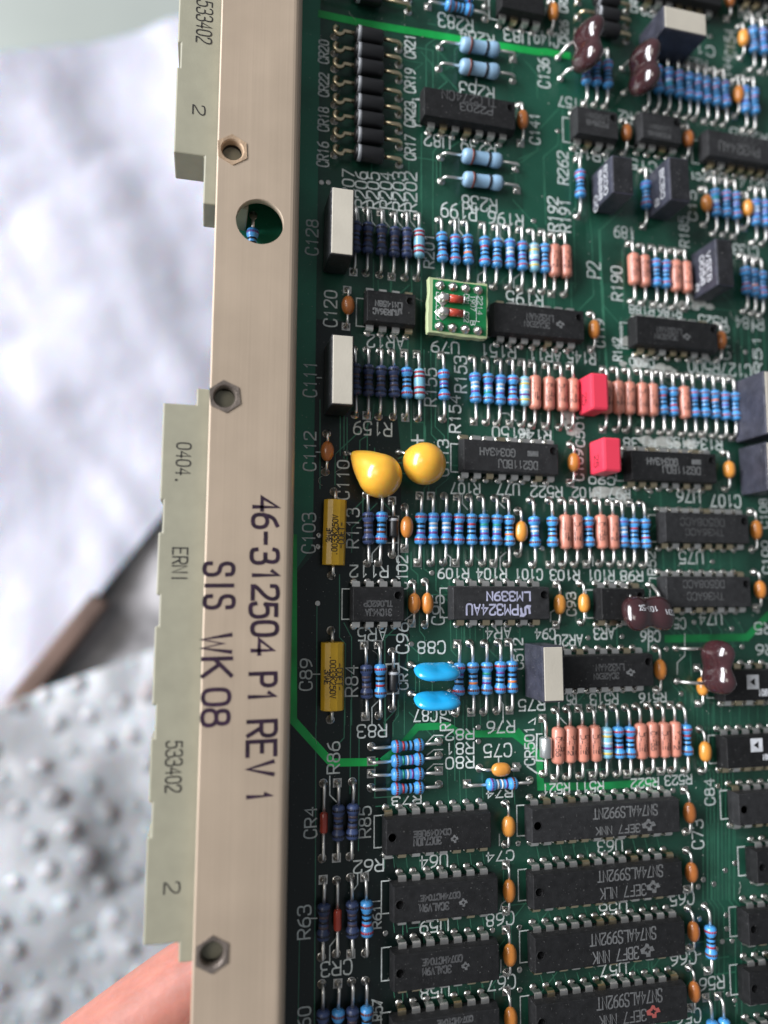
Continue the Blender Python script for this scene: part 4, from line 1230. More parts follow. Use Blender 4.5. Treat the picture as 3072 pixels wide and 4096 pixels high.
fingers = [palm_chain for palm_chain in (
  [('w', V3(-38, 72, -26), .023), palm],
  [palm, ('i1', V3(-27.5, 44.5, -16), .0098), ('i2', V3(-19.4, 38.4, -14.5), .0092), ('i3', V3(-11.9, 33.4, -13.6), .0088), ('i4', V3(-6.0, 30.6, -11.4), .0076), ('i5', V3(-3.2, 29.4, -10.0), .0048)],
  [palm, ('m1', V3(-19, 53, -18), .0098), ('m2', V3(-12.5, 46.5, -11), .0088), ('m3', V3(-4.5, 43.5, -10), .0082), ('m4', V3(2.5, 42, -9.4), .0070), ('m5', V3(5.0, 41.6, -9.2), .0045)],
  [palm, ('r1', V3(-18, 59, -19), .0096), ('r2', V3(-11, 55, -12), .0086), ('r3', V3(-4, 52.6, -10.2), .0080), ('r4', V3(2, 51.4, -9.4), .0068), ('r5', V3(4.2, 51, -9.2), .0045)],
  [palm, ('l1', V3(-18.5, 66, -20), .0086), ('l2', V3(-13, 63.5, -13), .0074), ('l3', V3(-8, 62, -10.2), .0068), ('l4', V3(-4, 61.2, -9.0), .0058), ('l5', V3(-2.3, 61, -8.8), .0040)],
  [palm, ('t1', V3(-26, 57.5, 0), .0125), ('t2', V3(-20.5, 55, 15), .0105), ('t3', V3(-13.5, 52.5, 19.5), .0095), ('t4', V3(-9.5, 51.4, 18.8), .0075), ('t5', V3(-8.0, 51.0, 18.4), .0050)])]
hand = skin_figure('person', fingers, 'skin')
hand['label'] = 'bare hand gripping the lower left edge of the circuit board from below'; hand['category'] = 'person'

# ------------------------------------------------------------------ the circuit board
BX0, BX1, BY0, BY1 = -12.3, 60, -62, 58
mb = MB(); a, b = P(BX0, BY1, -1.6), P(BX1, BY0, 0); mb.box(tuple(a), tuple(b), 1)
mb.mi[1] = 0; mb.mi[0] = 0
board = link('circuit_board', mb.mesh('circuit_board', ['mask', 'laminate_edge']))
board['label'] = 'dark green circuit board crowded with soldered resistors, chips and capacitors behind a tan metal rail'; board['category'] = 'circuit board'
TOPZ = 1.0e-5
def sheet_poly(name, pts, material, mm):
    mb = MB(); vs = [P(x, y, mm) for x, y in pts]; mb.add(vs, [list(range(len(pts)))])
    me = mb.mesh(name, material)
    if me.polygons[0].normal.z < 0: me.flip_normals()
    return link(name, me, board)
sheet_poly('copper_pour', [(-12.2, -62), (-5.25, -62), (-5.25, 2.6), (-6.6, 4.6), (-12.2, 4.6)], 'pour_green', .012)
sheet_poly('copper_pour', [(10.3, -39.8), (22, -38.2), (22, -33), (17, -31), (17, -20), (24, -18), (24, -13.5), (12.5, -13.5), (12.5, -18), (6, -19), (6, -24), (11.5, -25), (11.5, -31), (10.3, -33)], 'plane_green', .012)
sheet_poly('dark_area', [(-5.2, -14.2), (-2.6, -14.2), (-2.6, -7.2), (1.0, -7.2), (1.3, -4.2), (1.3, 7), (2.0, 9), (1.0, 14), (.2, 19), (.6, 24), (3, 30), (3, 58), (-6.9, 58), (-6.9, 5.2), (-5.2, 3.2)], 'dark_mask', .014)  # darker area along the lower left of the board
mb = MB(); k = 0
for t in TR:
    ribbon(mb, [(p[0] * U, -p[1] * U) for p in t[1:]], t[0] * U * .75, .00002 + (k % 9) * 2e-6); k += 1
rs_ = random.Random(3)
for _ in range(150):                                         # fine routing all over the right half
    x, y = rs_.uniform(-2, 33), rs_.uniform(-40, 38); pts = [(x, y)]
    for q in range(rs_.choice((1, 2, 2, 3))):
        L = rs_.uniform(.8, 3.5); dx, dy = rs_.choice(((0, 1), (0, 1), (0, 1), (.7, .7), (-.7, .7), (1, 0))); x += dx * L; y += dy * L; pts.append((x, y))
    ribbon(mb, [(p[0] * U, -p[1] * U) for p in pts], .075 * U, .00002 + (k % 9) * 2e-6); k += 1
tr_ = link('copper_traces', mb.mesh('copper_traces', 'copper_under_mask'), board); tr_['kind'] = 'stuff'
for i, t in enumerate(BAND):  # light shining through gaps in the copper, painted as green bands
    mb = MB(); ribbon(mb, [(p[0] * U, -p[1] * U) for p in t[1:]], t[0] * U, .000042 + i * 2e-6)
    link('painted_glow', mb.mesh('painted_glow', 'glow_green' if i in (0, 3) else 'glow_dull'), board, label='wide bright green band, light through the board painted on')
SZ = .06
for e in SILK:
    txt, gx, gy, L, H, rot, w = e
    link('printed_lettering', text_mesh('printed_lettering', txt, L * U, H * U, w * U * 1.12, 'silk'), board, P(gx, gy, SZ), math.radians(rot))
k = 0
for e in LINES:
    mb = MB(); ribbon(mb, [(p[0] * U, -p[1] * U) for p in e[1:]], e[0] * U * 1.2, SZ / 1000 + (k % 9) * 2e-6); k += 1
    link('printed_line', mb.mesh('printed_line', 'silk'), board)
for n, gx, gy, col, notch, ms, br, nm in ICS:               # bracket printed at the left end of every chip
    L = {4: 9.8, 7: 19.6, 8: 19.8, 12: 31}[n] / 2.54; x0 = gx + (n - 1) / 2 - L / 2
    bx = x0 - .42
    mb = MB(); ribbon(mb, [((x0 + .25) * U, -(gy + .42) * U), (bx * U, -(gy + .42) * U), (bx * U, -(gy + 2.58) * U), ((x0 + .25) * U, -(gy + 2.58) * U)], .085 * U, SZ / 1000 + (k % 9) * 2e-6); k += 1
    link('printed_bracket', mb.mesh('printed_bracket', 'silk'), board)
mb = MB(); mb.lathe([(-.00002, .00052), (.00006, .00052), (.00012, .00040), (.00004, .00018)], 10, 'Z'); via = mb.mesh('via_pad', 'solder')
for gx, gy in VIAS: link('via_pad', via, board, P(gx, gy, 0), random.uniform(0, 1))
# dried flux bloom between parts at the right
rs_ = random.Random(11)
for cx, cy, rx, ry, n in ((23.2, -14.9, 3.6, .8, 10), (21.8, -12.6, 2.6, .45, 7), (18.6, -5.0, 2.0, 1.4, 8), (27.0, -18.2, 1.6, 1.0, 6), (19, -1.9, 2.2, .5, 6), (23.5, -6.4, 2.8, .35, 6), (15.2, -7.2, .5, 1.5, 4)):
    mb = MB()
    for q in range(n):
        a = rs_.uniform(0, 6.28); r = rs_.random() ** .5; px_, py_ = cx + rx * r * math.cos(a), cy + ry * r * math.sin(a); s = rs_.uniform(.25, .6)
        m_ = 11; mb.add([((px_ + s * (1 + .35 * math.sin(3 * t + q) * rs_.random()) * math.cos(t) * 1.3) * U, -(py_ + s * math.sin(t) * .8) * U, .00005 + q * 1.5e-6) for t in [6.283 * z / m_ for z in range(m_)]], [list(range(m_))[::-1]])
    fx = link('flux_residue', mb.mesh('flux_residue', 'flux'), board); fx['kind'] = 'stuff'

rs_ = random.Random(21)
mb = MB()
for _ in range(420):
    x, y, r = rs_.uniform(-6, 34) * U, -rs_.uniform(-44, 38) * U, rs_.uniform(.00004, .00013)
    mb.lathe([(.00002, r), (.00002 + r, r * .6), (.00002 + r * 1.4, r * .1)], 5, 'Z', (x, y, 0))
for _ in range(40):
    x, y, a = rs_.uniform(-6, 34) * U, -rs_.uniform(-44, 38) * U, rs_.uniform(0, 6.28); p = [(x, y, .00008)]
    for q in range(5): a += rs_.uniform(-.7, .7); x += .0005 * math.cos(a); y += .0005 * math.sin(a); p.append((x, y, .00008 + .00008 * (q % 2)))
    mb.tube(p, .00003, 4)
du = link('dust', mb.mesh('dust', 'flux'), board); du['kind'] = 'stuff'

# ---- leads
def lead_end(mb, x, sgn_dir, square):
    """solder pad and fillet at the foot of a lead standing at local x"""
    r = .00078
    if square: mb.box((x - r, -r, .00001), (x + r, r, .00007), 1)
    else: mb.lathe([(.00001, r * 1.05), (.00007, r * 1.02)], 10, 'Z', (x, 0, 0), 1)
    mb.lathe([(.00007, .00066), (.00022, .00046), (.0005, .00030), (.0007, .00024)], 8, 'Z', (x, 0, 0), 1)
LEADS = {}
def lead(half, body, z, square, r=.00030, metal='tin', bend=1.0):
    """lead running from the body end (x=body) out to the pad (x=half), bent down to the board; metres"""
    key = (round(half, 4), body, z, square, metal, r, bend)
    if key in LEADS: return LEADS[key]
    mb = MB(); b = min(.0009, (half - body) * .6) * bend
    pts = [(body - .0003, 0, z), (half - b, 0, z)] + [(half - b + b * math.sin(t), 0, z - b + b * math.cos(t)) for t in (.4, .8, 1.2, 1.57)] + [(half, 0, .0001)]
    mb.tube(pts, r, 7); lead_end(mb, half, 1, square)
    me = mb.mesh('lead', [metal, 'solder']); LEADS[key] = me; return me
def put_leads(body_o, half, bl, z, square0, metal='tin', r=.0003):
    for k, rz in ((0, 0), (1, math.pi)):
        o = link('lead', lead(half, bl, z, square0 if k == 0 else random.random() < .4, r, metal, random.choice((.7, 1.0, 1.3))), body_o, (0, 0, 0), rz)

# ---- resistors
def dogbone(L, re, rm):
    h = L / 2
    half = [(-h, .35 * re), (-h * .97, .72 * re), (-h * .90, .93 * re), (-h * .78, re), (-h * .62, re), (-h * .50, .93 * re), (-h * .42, rm)]
    return half + [(-a, r) for a, r in half[::-1]]
def straight(L, r):
    h = L / 2; half = [(-h, .3 * r), (-h * .97, .62 * r), (-h * .90, .90 * r), (-h * .80, r)]
    return half + [(-a, q) for a, q in half[::-1]]
RZ = .00155
def shifted(prof, z, n=16, m='x', name='resistor'):
    mb = MB(); mb.lathe(prof, n, 'X', (0, 0, z)); return mb.mesh(name, m)
BODY = {}
def rbody(kind, m):
    if (kind, m) not in BODY:
        prof = {'dog': dogbone(.0060, .00114, .00084), 'pink': straight(.0069, .00122), 'big': dogbone(.0084, .00150, .00128), 'tube': straight(.0060, .00108)}[kind]
        BODY[(kind, m)] = shifted(prof, RZ if kind != 'big' else .0018, 18, m)
    return BODY[(kind, m)]
BANDS = {}
def band(x, r, w, z, m):
    k = (round(x, 5), r, w, z, m)
    if k not in BANDS:
        mb = MB(); mb.lathe([(x - w / 2, r * .97), (x - w / 2, r), (x + w / 2, r), (x + w / 2, r * .97)], 16, 'X', (0, 0, z)); BANDS[k] = mb.mesh('colour_band', m)
    return BANDS[k]
PAT = [('b_red', 'b_black', 'b_black', 'b_red', 'b_brown'), ('b_brown', 'b_black', 'b_black', 'b_brown', 'b_brown'), ('b_red', 'b_red', 'b_black', 'b_black', 'b_brown'), ('b_brown', 'b_black', 'b_black', 'b_orange', 'b_brown'),
       ('b_red', 'b_violet', 'b_black', 'b_black', 'b_red'), ('b_violet', 'b_black', 'b_black', 'b_brown', 'b_red'), ('b_brown', 'b_red', 'b_black', 'b_black', 'b_brown'), ('b_red', 'b_brown', 'b_violet', 'b_black', 'b_red')]
PAT_P = [('b_violet', 'b_grey', 'b_white', 'b_violet', 'b_brown'), ('b_brown', 'b_green', 'b_grey', 'b_violet', 'b_brown')]
def resistor(kind, x0, y0, x1, y1, i):
    p0, p1 = P(x0, y0), P(x1, y1); d = p1 - p0; half = d.length / 2; c = (p0 + p1) / 2
    rz = math.atan2(d.y, d.x) + random.uniform(-.034, .034)
    j = Vector((random.uniform(-1, 1), random.uniform(-1, 1), 0)) * .00006
    pink = kind == 'p'
    form = {'p': 'pink', 'g': 'big', 'l': 'tube', 'w': 'tube'}.get(kind, 'dog')
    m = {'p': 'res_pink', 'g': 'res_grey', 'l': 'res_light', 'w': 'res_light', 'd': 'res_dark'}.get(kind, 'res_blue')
    o = link('resistor', rbody(form, m), board, c + j, rz)
    z = .0018 if kind == 'g' else RZ
    bl = {'pink': .00345, 'big': .0042, 'tube': .0030, 'dog': .0030}[form]
    put_leads(o, half, bl, z, i % 3 == 0)
    if form == 'dog':
        pat = random.choice(PAT if random.random() < .8 else PAT_P)
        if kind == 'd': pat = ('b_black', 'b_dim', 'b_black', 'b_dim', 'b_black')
        flip = random.choice((1, 1, 1, -1))
        for x, r, mm in zip((-.0021, -.0009, -.00005, .0008, .0021), (.001155, .00086, .00086, .00086, .001155), pat):
            link('colour_band', band(x * flip, r, .00042, z, mm), o)
    elif form == 'tube':
        pat = ('b_red', 'b_red', 'b_blue_', 'b_red', 'b_red') if kind == 'w' else ('b_grey', 'b_yellow', 'b_white', 'b_violet', 'b_yellow')
        for x, mm in zip((-.0021, -.0013, 0, .0009, .0019), pat):
            if mm in MATS: link('colour_band', band(x, .0011, .00045, z, mm), o)
    elif form == 'big':
        for x, mm in ((-.0022, 'b_brown'), (.0013, 'b_black')): link('colour_band', band(x, .00142 if x > 0 else .00152, .00045, z, mm), o)
        o['label'] = 'fat grey blue resistor lying across the board'
    else:
        for k, t in enumerate(random.choice((('DALE', '1472'), ('2151', 'CMF55'), ('CMF55', 'DALE'), ('1472', '4F')))):
            ph = math.pi / 2 + (-.42, .42)[k]; R_ = .00123
            tm = text_mesh('marking', t, .0035, .00085, .00013, 'ink_black'); me = tm
            for v in me.vertices:                       # wrap the print round the cylinder
                a = ph + (-v.co.y) / R_; v.co = (v.co.x, R_ * math.cos(a), z + R_ * math.sin(a) + v.co.z * .3)
            link('marking', me, o)
    return o
for i, (k, x0, y0, x1, y1) in enumerate(RES): resistor(k, x0, y0, x1, y1, i)

# ---- chips
def pin_mesh(mat_='tin'):
    mb = MB(); t = .00014; zs = .0021
    w = .00072; wn = .00026
    mb.box((-w, .00000 - t, zs - t), (w, .00100, zs + t))                 # shoulder, reaching in to the body (+y)
    mb.box((-w, -.0002 - t, .0009), (w, -.0002 + t * .6, zs - t - .00001))
    mb.box((-wn, -.0002 - t, -.0002), (wn, -.0002 + t * .6, .00089))
    mb.lathe([(.00001, .00074), (.00010, .00072), (.00026, .00052), (.00034, .00020)], 10, 'Z', (0, -.0002, 0), 1)
    return mb.mesh('pin', [mat_, 'solder'], 0)
PIN = pin_mesh(); PIN_G = pin_mesh('gold_tin')
CHIP = {}
def chip_body(n, m, notch):
    k = (n, m, notch)
    if k in CHIP: return CHIP[k]
    L = {4: 9.8, 7: 19.6, 8: 19.8, 12: 31}[n] / 2000; w = .00318; bm = bmesh.new()
    def ring(x, y, z): return [bm.verts.new(v) for v in ((-x, -y, z), (x, -y, z), (x, y, z), (-x, y, z))]
    tp = .00022
    r0, r1, r2 = ring(L - tp, w - tp, .0006), ring(L, w, .0021), ring(L - tp, w - tp, .0039)
    bm.faces.new(r0[::-1]); bm.faces.new(r2)
    for a, b in ((r0, r1), (r1, r2)):
        for i in range(4): bm.faces.new((a[i], a[(i + 1) % 4], b[(i + 1) % 4], b[i]))
    es = [e for e in bm.edges if max(v.co.z for v in e.verts) > .0025]
    bmesh.ops.bevel(bm, geom=es, offset=.00012, segments=2, affect='EDGES', profile=.5)
    me = bpy.data.meshes.new('integrated_circuit'); bm.to_mesh(me); bm.free(); me.materials.append(MATS[m]); CHIP[k] = me; return me
mb = MB(); mb.lathe([(0, .00085), (.00003, .00085), (.00003, .00072), (-.00001, .0007)], 14, 'Z'); DIMPLE = mb.mesh('dimple', 'ic_black')
mat('ink_ghost', (.060, .061, .062), .7, var=.35, vscale=2000)
INK = {'f': 'ink_ghost', 's': 'ink_faint', 'v': 'ink_lilac', 'w': 'ink_white', 'r': 'ink_red'}
for n, gx, gy, col, notch, ms, br, nm in ICS:
    c = P(gx + (n - 1) / 2, gy + 1.5)
    o = link('integrated_circuit', chip_body(n, 'ic_grey' if col == 'g' else 'ic_black', notch), board, c, random.uniform(-.006, .006), 'black plastic chip ' + nm)
    for i in range(n):
        x = (i - (n - 1) / 2) * .00254
        link('pin', PIN if random.random() < .8 else PIN_G, o, (x, 1.5 * U, 0), math.pi); link('pin', PIN if random.random() < .6 else PIN_G, o, (x, -1.5 * U, 0), 0)
    L = {4: 9.8, 7: 19.6, 8: 19.8, 12: 31}[n] / 2000
    link('dimple', DIMPLE, o, ((L - .0013) * (1 if notch == 'r' else -1), .0016 if notch == 'r' else 0, .0039))
    for e in ms:
        txt, mx, my, Lg, H, rot, w, ink = e
        q = P(mx, my, 3.93) - c
        if ink == 'f' and txt[:4] in ('SN74', '3EF7', '3BF7', 'DG21', 'G034', 'LM14', 'JR36', 'PM32', 'NSLO', 'TILO', 'SILO'): ink = 's'
        link('marking', text_mesh('marking', txt, Lg * U, H * U, max(w, .1) * U, INK[ink]), o, q, math.radians(rot))

# ---- orange bead capacitors
def superbead(name, rx, ry, rz, z, m, e=2.4, n=18, k=12):
    mb = MB(); prof = []
    for i in range(k + 1):
        t = -math.pi / 2 + math.pi * i / k; a = math.sin(t); r = max(.02, (1 - abs(a) ** e)) ** (1 / 2.1)
        prof.append((a * rx, r))
    vs = []
    for a, r in prof: vs += [(a, r * ry * math.cos(6.28318 * q / n), z + r * rz * math.sin(6.28318 * q / n)) for q in range(n)]
    fs = [(i * n + q, i * n + (q + 1) % n, (i + 1) * n + (q + 1) % n, (i + 1) * n + q) for i in range(k) for q in range(n)]
    fs += [list(range(n))[::-1], [k * n + q for q in range(n)]]
    mb.add(vs, fs, 0, True); return mb.mesh(name, m)
BEADS = [superbead('bead_capacitor', .00195, .00122, .00115, .0016, m, e) for m, e in (('cap_orange', 2.6), ('cap_amber', 2.2), ('cap_brown', 2.1))]
for i, (x0, y0, x1, y1, sh) in enumerate(CAPS):
    p0, p1 = P(x0, y0), P(x1, y1); d = p1 - p0
    o = link('bead_capacitor', BEADS[sh], board, (p0 + p1) / 2, math.atan2(d.y, d.x) + random.uniform(-.03, .03))
    o.scale = (random.uniform(.94, 1.05), random.uniform(.94, 1.06), 1)
    put_leads(o, d.length / 2, .0018, .0016, i % 2 == 0, r=.00026)

# ---- yellow teardrop tantalum capacitors
for (nx, ny), (bx, by), rad in TANT:
    p0, p1 = P(nx, ny, 2.6), P(bx, by, 4.6); ax = p1 - p0; L = ax.length; R_ = rad / 1000
    al = math.asin(min(.95, (R_ - .0008) / L)); prof = [(-.0006, .0005), (-.0002, .0009)]
    a0, r0 = L - R_ * math.sin(al), R_ * math.cos(al)
    for q in range(1, 6):
        f = q / 6; prof.append((-.0002 + (a0 + .0002) * f, .0009 + (r0 - .0009) * f + .00025 * math.sin(math.pi * f)))
    for q in range(17):
        t = (math.pi / 2 - al) + (math.pi / 2 + al) * q / 16; prof.append((L - R_ * math.cos(t), R_ * math.sin(t)))
    mb = MB(); mb.lathe([(a, max(r, .0001)) for a, r in prof], 28, 'Z')
    me = mb.mesh('tantalum_capacitor', 'tantalum')
    o = link('tantalum_capacitor', me, board, p0, 0, 'glossy yellow teardrop capacitor')
    o.rotation_euler = Vector((0, 0, 1)).rotation_difference(ax).to_euler()
    mb = MB(); iv = o.matrix_basis.inverted()
    for s in (-.5, .5):
        f0 = P(nx + s * .9, ny - .15 + s * .3, 0); mb.tube([iv @ f0, iv @ (f0 + Vector((0, 0, .0008))), iv @ (p0 + ax * .1)], .0003, 6)
        mb.lathe([(0, .0007), (.0002, .0006), (.0006, .0003)], 8, 'Z', (0, 0, 0), 1)
        k = len(mb.v) - 24
        for q in range(k, len(mb.v)): mb.v[q] = tuple(iv @ (Vector(mb.v[q]) + f0))
    link('lead', mb.mesh('lead', ['tin', 'solder']), o)

# ---- yellow axial film capacitors
mb = MB(); w, h, L, q = .00205, .00165, .0059, .0014
sec = [(w, -h + q), (w, h - q), (w - q * .3, h - q * .3), (w - q, h), (-w + q, h), (-w + q * .3, h - q * .3), (-w, h - q), (-w, -h + q), (-w + q, -h), (w - q, -h)]
n = len(sec)
mb.add([(-L, y, z + .0019) for y, z in sec] + [(L, y, z + .0019) for y, z in sec], [list(range(n)), [n + i for i in range(n)][::-1]] + [(n + i, n + (i + 1) % n, (i + 1) % n, i) for i in range(n)])
FILM = mb.mesh('film_capacitor', 'film_yellow', .00012, 2)
for i, ((x0, y0), (x1, y1)) in enumerate(YEL):
    p0, p1 = P(x0, y0), P(x1, y1); d = p1 - p0
    o = link('film_capacitor', FILM, board, (p0 + p1) / 2, math.atan2(d.y, d.x), 'yellow axial film capacitor printed with black lettering')
    put_leads(o, d.length / 2, .0059, .0018, False)
    tops = ('.0033K250V', '-CDET-', '3MAE') if i == 0 else ('.0033K250V', '-CDET-', '3MAE')
    fl = 0 if i == 0 else math.pi
    for t, y, Lg in zip(tops, (-.0002, .0010, -.0012) if i == 0 else (-.0002, .0010, -.0012), (.0072, .0046, .0024)):
        lo = link('marking', text_mesh('marking', t, Lg, .0010, .00016, 'ink_black'), o, (.0006 if i == 0 else 0, y, .00357), math.pi if i == 0 else 0)
# ---- black box capacitors with white resin tops
def box_cap(x0, y0, x1, y1, hmm, case, top, name, label, bev=.0003):
    c = P((x0 + x1) / 2, (y0 + y1) / 2); hx, hy = abs(x1 - x0) * U / 2, abs(y1 - y0) * U / 2; h = hmm / 1000
    mb = MB(); mb.box((-hx, -hy, .0004), (hx, hy, h)); o = link(name, mb.mesh(name, case, bev), board, c, random.uniform(-.01, .01), label)
    if top:
        mb = MB(); mb.box((-hx + .00025, -hy + .00025, h - .0002), (hx - .00025, hy - .00025, h + .00008)); link('resin_top', mb.mesh('resin_top', top, .00015), o)
    mb = MB()
    along_y = hy > hx
    for s in (-1, 1):
        q = (0, s * (hy - .0012), 0) if along_y else (s * (hx - .0012), 0, 0)
        mb.tube([q, (q[0], q[1], .0006)], .0003, 6)
    link('lead', mb.mesh('lead', 'tin'), o); return o, hx, hy, h
for r, nm in zip(WHITE, ('above the C111 cap beside the rail', 'lower one beside the rail', 'beside the AR20 chip', 'near the top edge', 'at the right edge, upper', 'at the right edge, lower')):
    box_cap(*r, 'case_black' if r[0] < 0 else 'case_slate', 'resin_white', 'box_capacitor', 'black box capacitor with cream white top, ' + nm)
for r, t in zip(TRIM, (('8200', '8888', '00'), ('BCB0', '8',), ('VSEB', '0058', '8'))):
    o, hx, hy, h = box_cap(*r, 'case_slate', 'case_black', 'box_trimmer', 'slate grey box part with white print on its side')
    for i, s in enumerate(t):
        m_ = link('marking', text_mesh('marking', s, min(.0062, .0016 * len(s)), .0013, .0002, 'ink_white'), o)
        m_.location = (-hx - .00004, (0 if len(s) > 2 else -.003), h * (.72 - .24 * i)); m_.rotation_euler = (math.pi / 2, 0, -math.pi / 2)
for r in REDC:
    o, hx, hy, h = box_cap(*r, 'case_red', None, 'red_capacitor', 'bright red box capacitor', .00055)
    m_ = link('marking', text_mesh('marking', '25', .0022, .0016, .00018, 'ink_black'), o); m_.location = (-hx - .00004, -.001, h * .55); m_.rotation_euler = (math.pi / 2, 0, -math.pi / 2)

# ---- brown dipped mica capacitors (two lobes, glossy)
def blob(name, L, H, T, m, lobe=.22, n=28, k=14):
    """standing pillow: length along X, height Z, thickness Y, waist in the middle of the top"""
    mb = MB(); vs = []
    for i in range(k + 1):
        ph = -math.pi / 2 + math.pi * i / k
        for q in range(n):
            t = 6.28318 * q / n; ex = abs(math.cos(t)) ** .75 * math.copysign(1, math.cos(t)); ez = abs(math.sin(t)) ** .75 * math.copysign(1, math.sin(t))
            c = max(.03, math.cos(ph)) ** .8
            x, z = ex * c, ez * c
            z *= 1 - lobe * math.exp(-(x / .38) ** 2) * (1 if z > 0 else .5); th = math.sin(ph) * (1 - (.42 if lobe else .25) * math.exp(-(x / .30) ** 2))
            vs.append((x * L / 2, th * T / 2, z * H / 2))
    fs = [(i * n + q, i * n + (q + 1) % n, (i + 1) * n + (q + 1) % n, (i + 1) * n + q) for i in range(k) for q in range(n)]
    fs += [list(range(n))[::-1], [k * n + q for q in range(n)]]
    mb.add(vs, fs, 0, True); me = mb.mesh(name, m); 
    return me
MB_ = blob('mica_capacitor', .0125, .0092, .0050, 'mica', .34)
def mica(i, a, b, centre, zc, rot, label, dims=(1, 1, 1)):
    o = link('mica_capacitor', MB_, board, P(*centre, zc), 0, label); o.rotation_euler = rot; o.scale = dims
    bpy.context.view_layer.update(); iv = (Matrix.Translation(o.location) @ o.rotation_euler.to_matrix().to_4x4() @ Matrix.Diagonal((*dims, 1))).inverted()
    for s, f in ((-1, a), (1, b)):
        mb = MB(); f0 = P(*f); top = o.location + o.rotation_euler.to_matrix() @ Vector((s * .0034, 0, -.0030 if i != 2 else .0030))
        mid = f0 + Vector((0, 0, .0022))
        mb.tube([iv @ p for p in (f0, f0 + Vector((0, 0, .0012)), mid * .8 + top * .2 + Vector((0, 0, .0003)), top)], .0004, 7)
        k = len(mb.v); mb.lathe([(0, .0008), (.0002, .0007), (.0007, .0004)], 8, 'Z', (0, 0, 0), 1)
        for q in range(k, len(mb.v)): mb.v[q] = tuple(iv @ (Vector(mb.v[q]) + f0))
        link('lead', mb.mesh('lead', ['tin', 'solder']), o)
    return o
r90 = math.pi / 2
mica(0, MICA[0][1], MICA[0][0], (16.3, -38.4), 6.2, (math.radians(20), 0, r90 - .10), 'glossy brown two lobed capacitor, left one near the top edge', (.92, .92, .92))
mica(1, MICA[1][1], MICA[1][0], (21.4, -37.3), 6.2, (math.radians(20), 0, r90 - .05), 'glossy brown two lobed capacitor, right one near the top edge', (.92, .88, .92))
o = mica(2, MICA[2][0], MICA[2][1], (20.2, 7.4), 5.4, (math.radians(68), 0, 0), 'dark brown capacitor leaning over a chip, marked 100', (.86, 1, .86))
for t, x0_, z0_, L in (('100-5%', -.0012, -.0004, .0048), ('CDM', .0040, .0006, .0024)):
    me = text_mesh('marking', t, L, .0012, .00015, 'ink_white')
    for v in me.vertices:                               # lay the print on the curved side of the body
        x, z = x0_ - v.co.x, z0_ + v.co.y; ex, ez = x / .00625, z / .0046
        r = min(.98, (abs(ex) ** 2.67 + abs(ez) ** 2.67) ** (1 / 2.67))
        v.co = (x, .0025 * math.sqrt(1 - r ** 2.5) * (1 - .42 * math.exp(-(ex / .30) ** 2)) + .00012, z)
    link('marking', me, o)
mica(3, MICA[3][1], MICA[3][0], (26.0, 11.5), 6.0, (math.radians(22), 0, r90), 'glossy brown two lobed capacitor beside the chips at the right', (.84, .84, .84))

# ---- light blue disc capacitors
DB = blob('disc_capacitor', .0085, .0055, .0024, 'disc_blue', 0.0)
for (x0, y0), (x1, y1) in BLUEC:
    o = link('disc_capacitor', DB, board, P((x0 + x1) / 2, (y0 + y1) / 2 + .35, 4.1), 0, 'glossy light blue pillow shaped capacitor')
    o.rotation_euler = (math.radians(24), 0, 0)
    mb = MB(); iv = o.matrix_basis.inverted() if False else (Matrix.Translation(o.location) @ o.rotation_euler.to_matrix().to_4x4()).inverted()
    for s, gx in ((-1, x0), (1, x1)):
        f0 = P(gx, (y0 + y1) / 2); mb.tube([iv @ f0, iv @ (f0 + Vector((0, 0, .0012))), Vector((s * .0030, 0, -.0018))], .0003, 6)
        k = len(mb.v); mb.lathe([(0, .0008), (.0002, .0007), (.0007, .0004)], 8, 'Z', (0, 0, 0), 1)
        for q in range(k, len(mb.v)): mb.v[q] = tuple(iv @ (Vector(mb.v[q]) + f0))
    link('lead', mb.mesh('lead', ['tin', 'solder']), o)

# ---- diodes
BIGD = shifted(straight(.0060, .00152), .0020, 16, 'diode_black', 'diode')
def loop_lead(half, body, z):
    mb = MB(); r = .0011; cx = half - r * .2
    mb.tube([(body - .0003, 0, z), (half - .0022, 0, z)] + [(cx - r * math.cos(t) * .9 - .0004, r * math.sin(t) * .9, z + .0006 * math.sin(t * .5) - .0006 * t / 4) for t in [x * .5 for x in range(0, 10)]] + [(half, 0, .0002)], .00040, 8)
    lead_end(mb, half, 1, False); return mb.mesh('lead', ['gold_tin', 'solder'])
for grp, lp in ((DIO, True), (D2, False), (D3, False)):
    for (x0, y0), (x1, y1) in grp:
        y = (y0 + y1) / 2; half = abs(x1 - x0) * U / 2
        o = link('diode', BIGD, board, P((x0 + x1) / 2, y), random.uniform(-.02, .02), 'black diode with bright bent leads')
        link('colour_band', band(-.0020, .00154, .0007, .0020, 'b_grey'), o)
        link('lead', lead(half, .0030, .0020, False, .0004, 'gold_tin'), o)
        if lp: link('lead', loop_lead(half, .0030, .0020), o, (0, 0, 0), math.pi)
        else: link('lead', lead(half, .0030, .0020, True, .0004, 'gold_tin'), o, (0, 0, 0), math.pi)
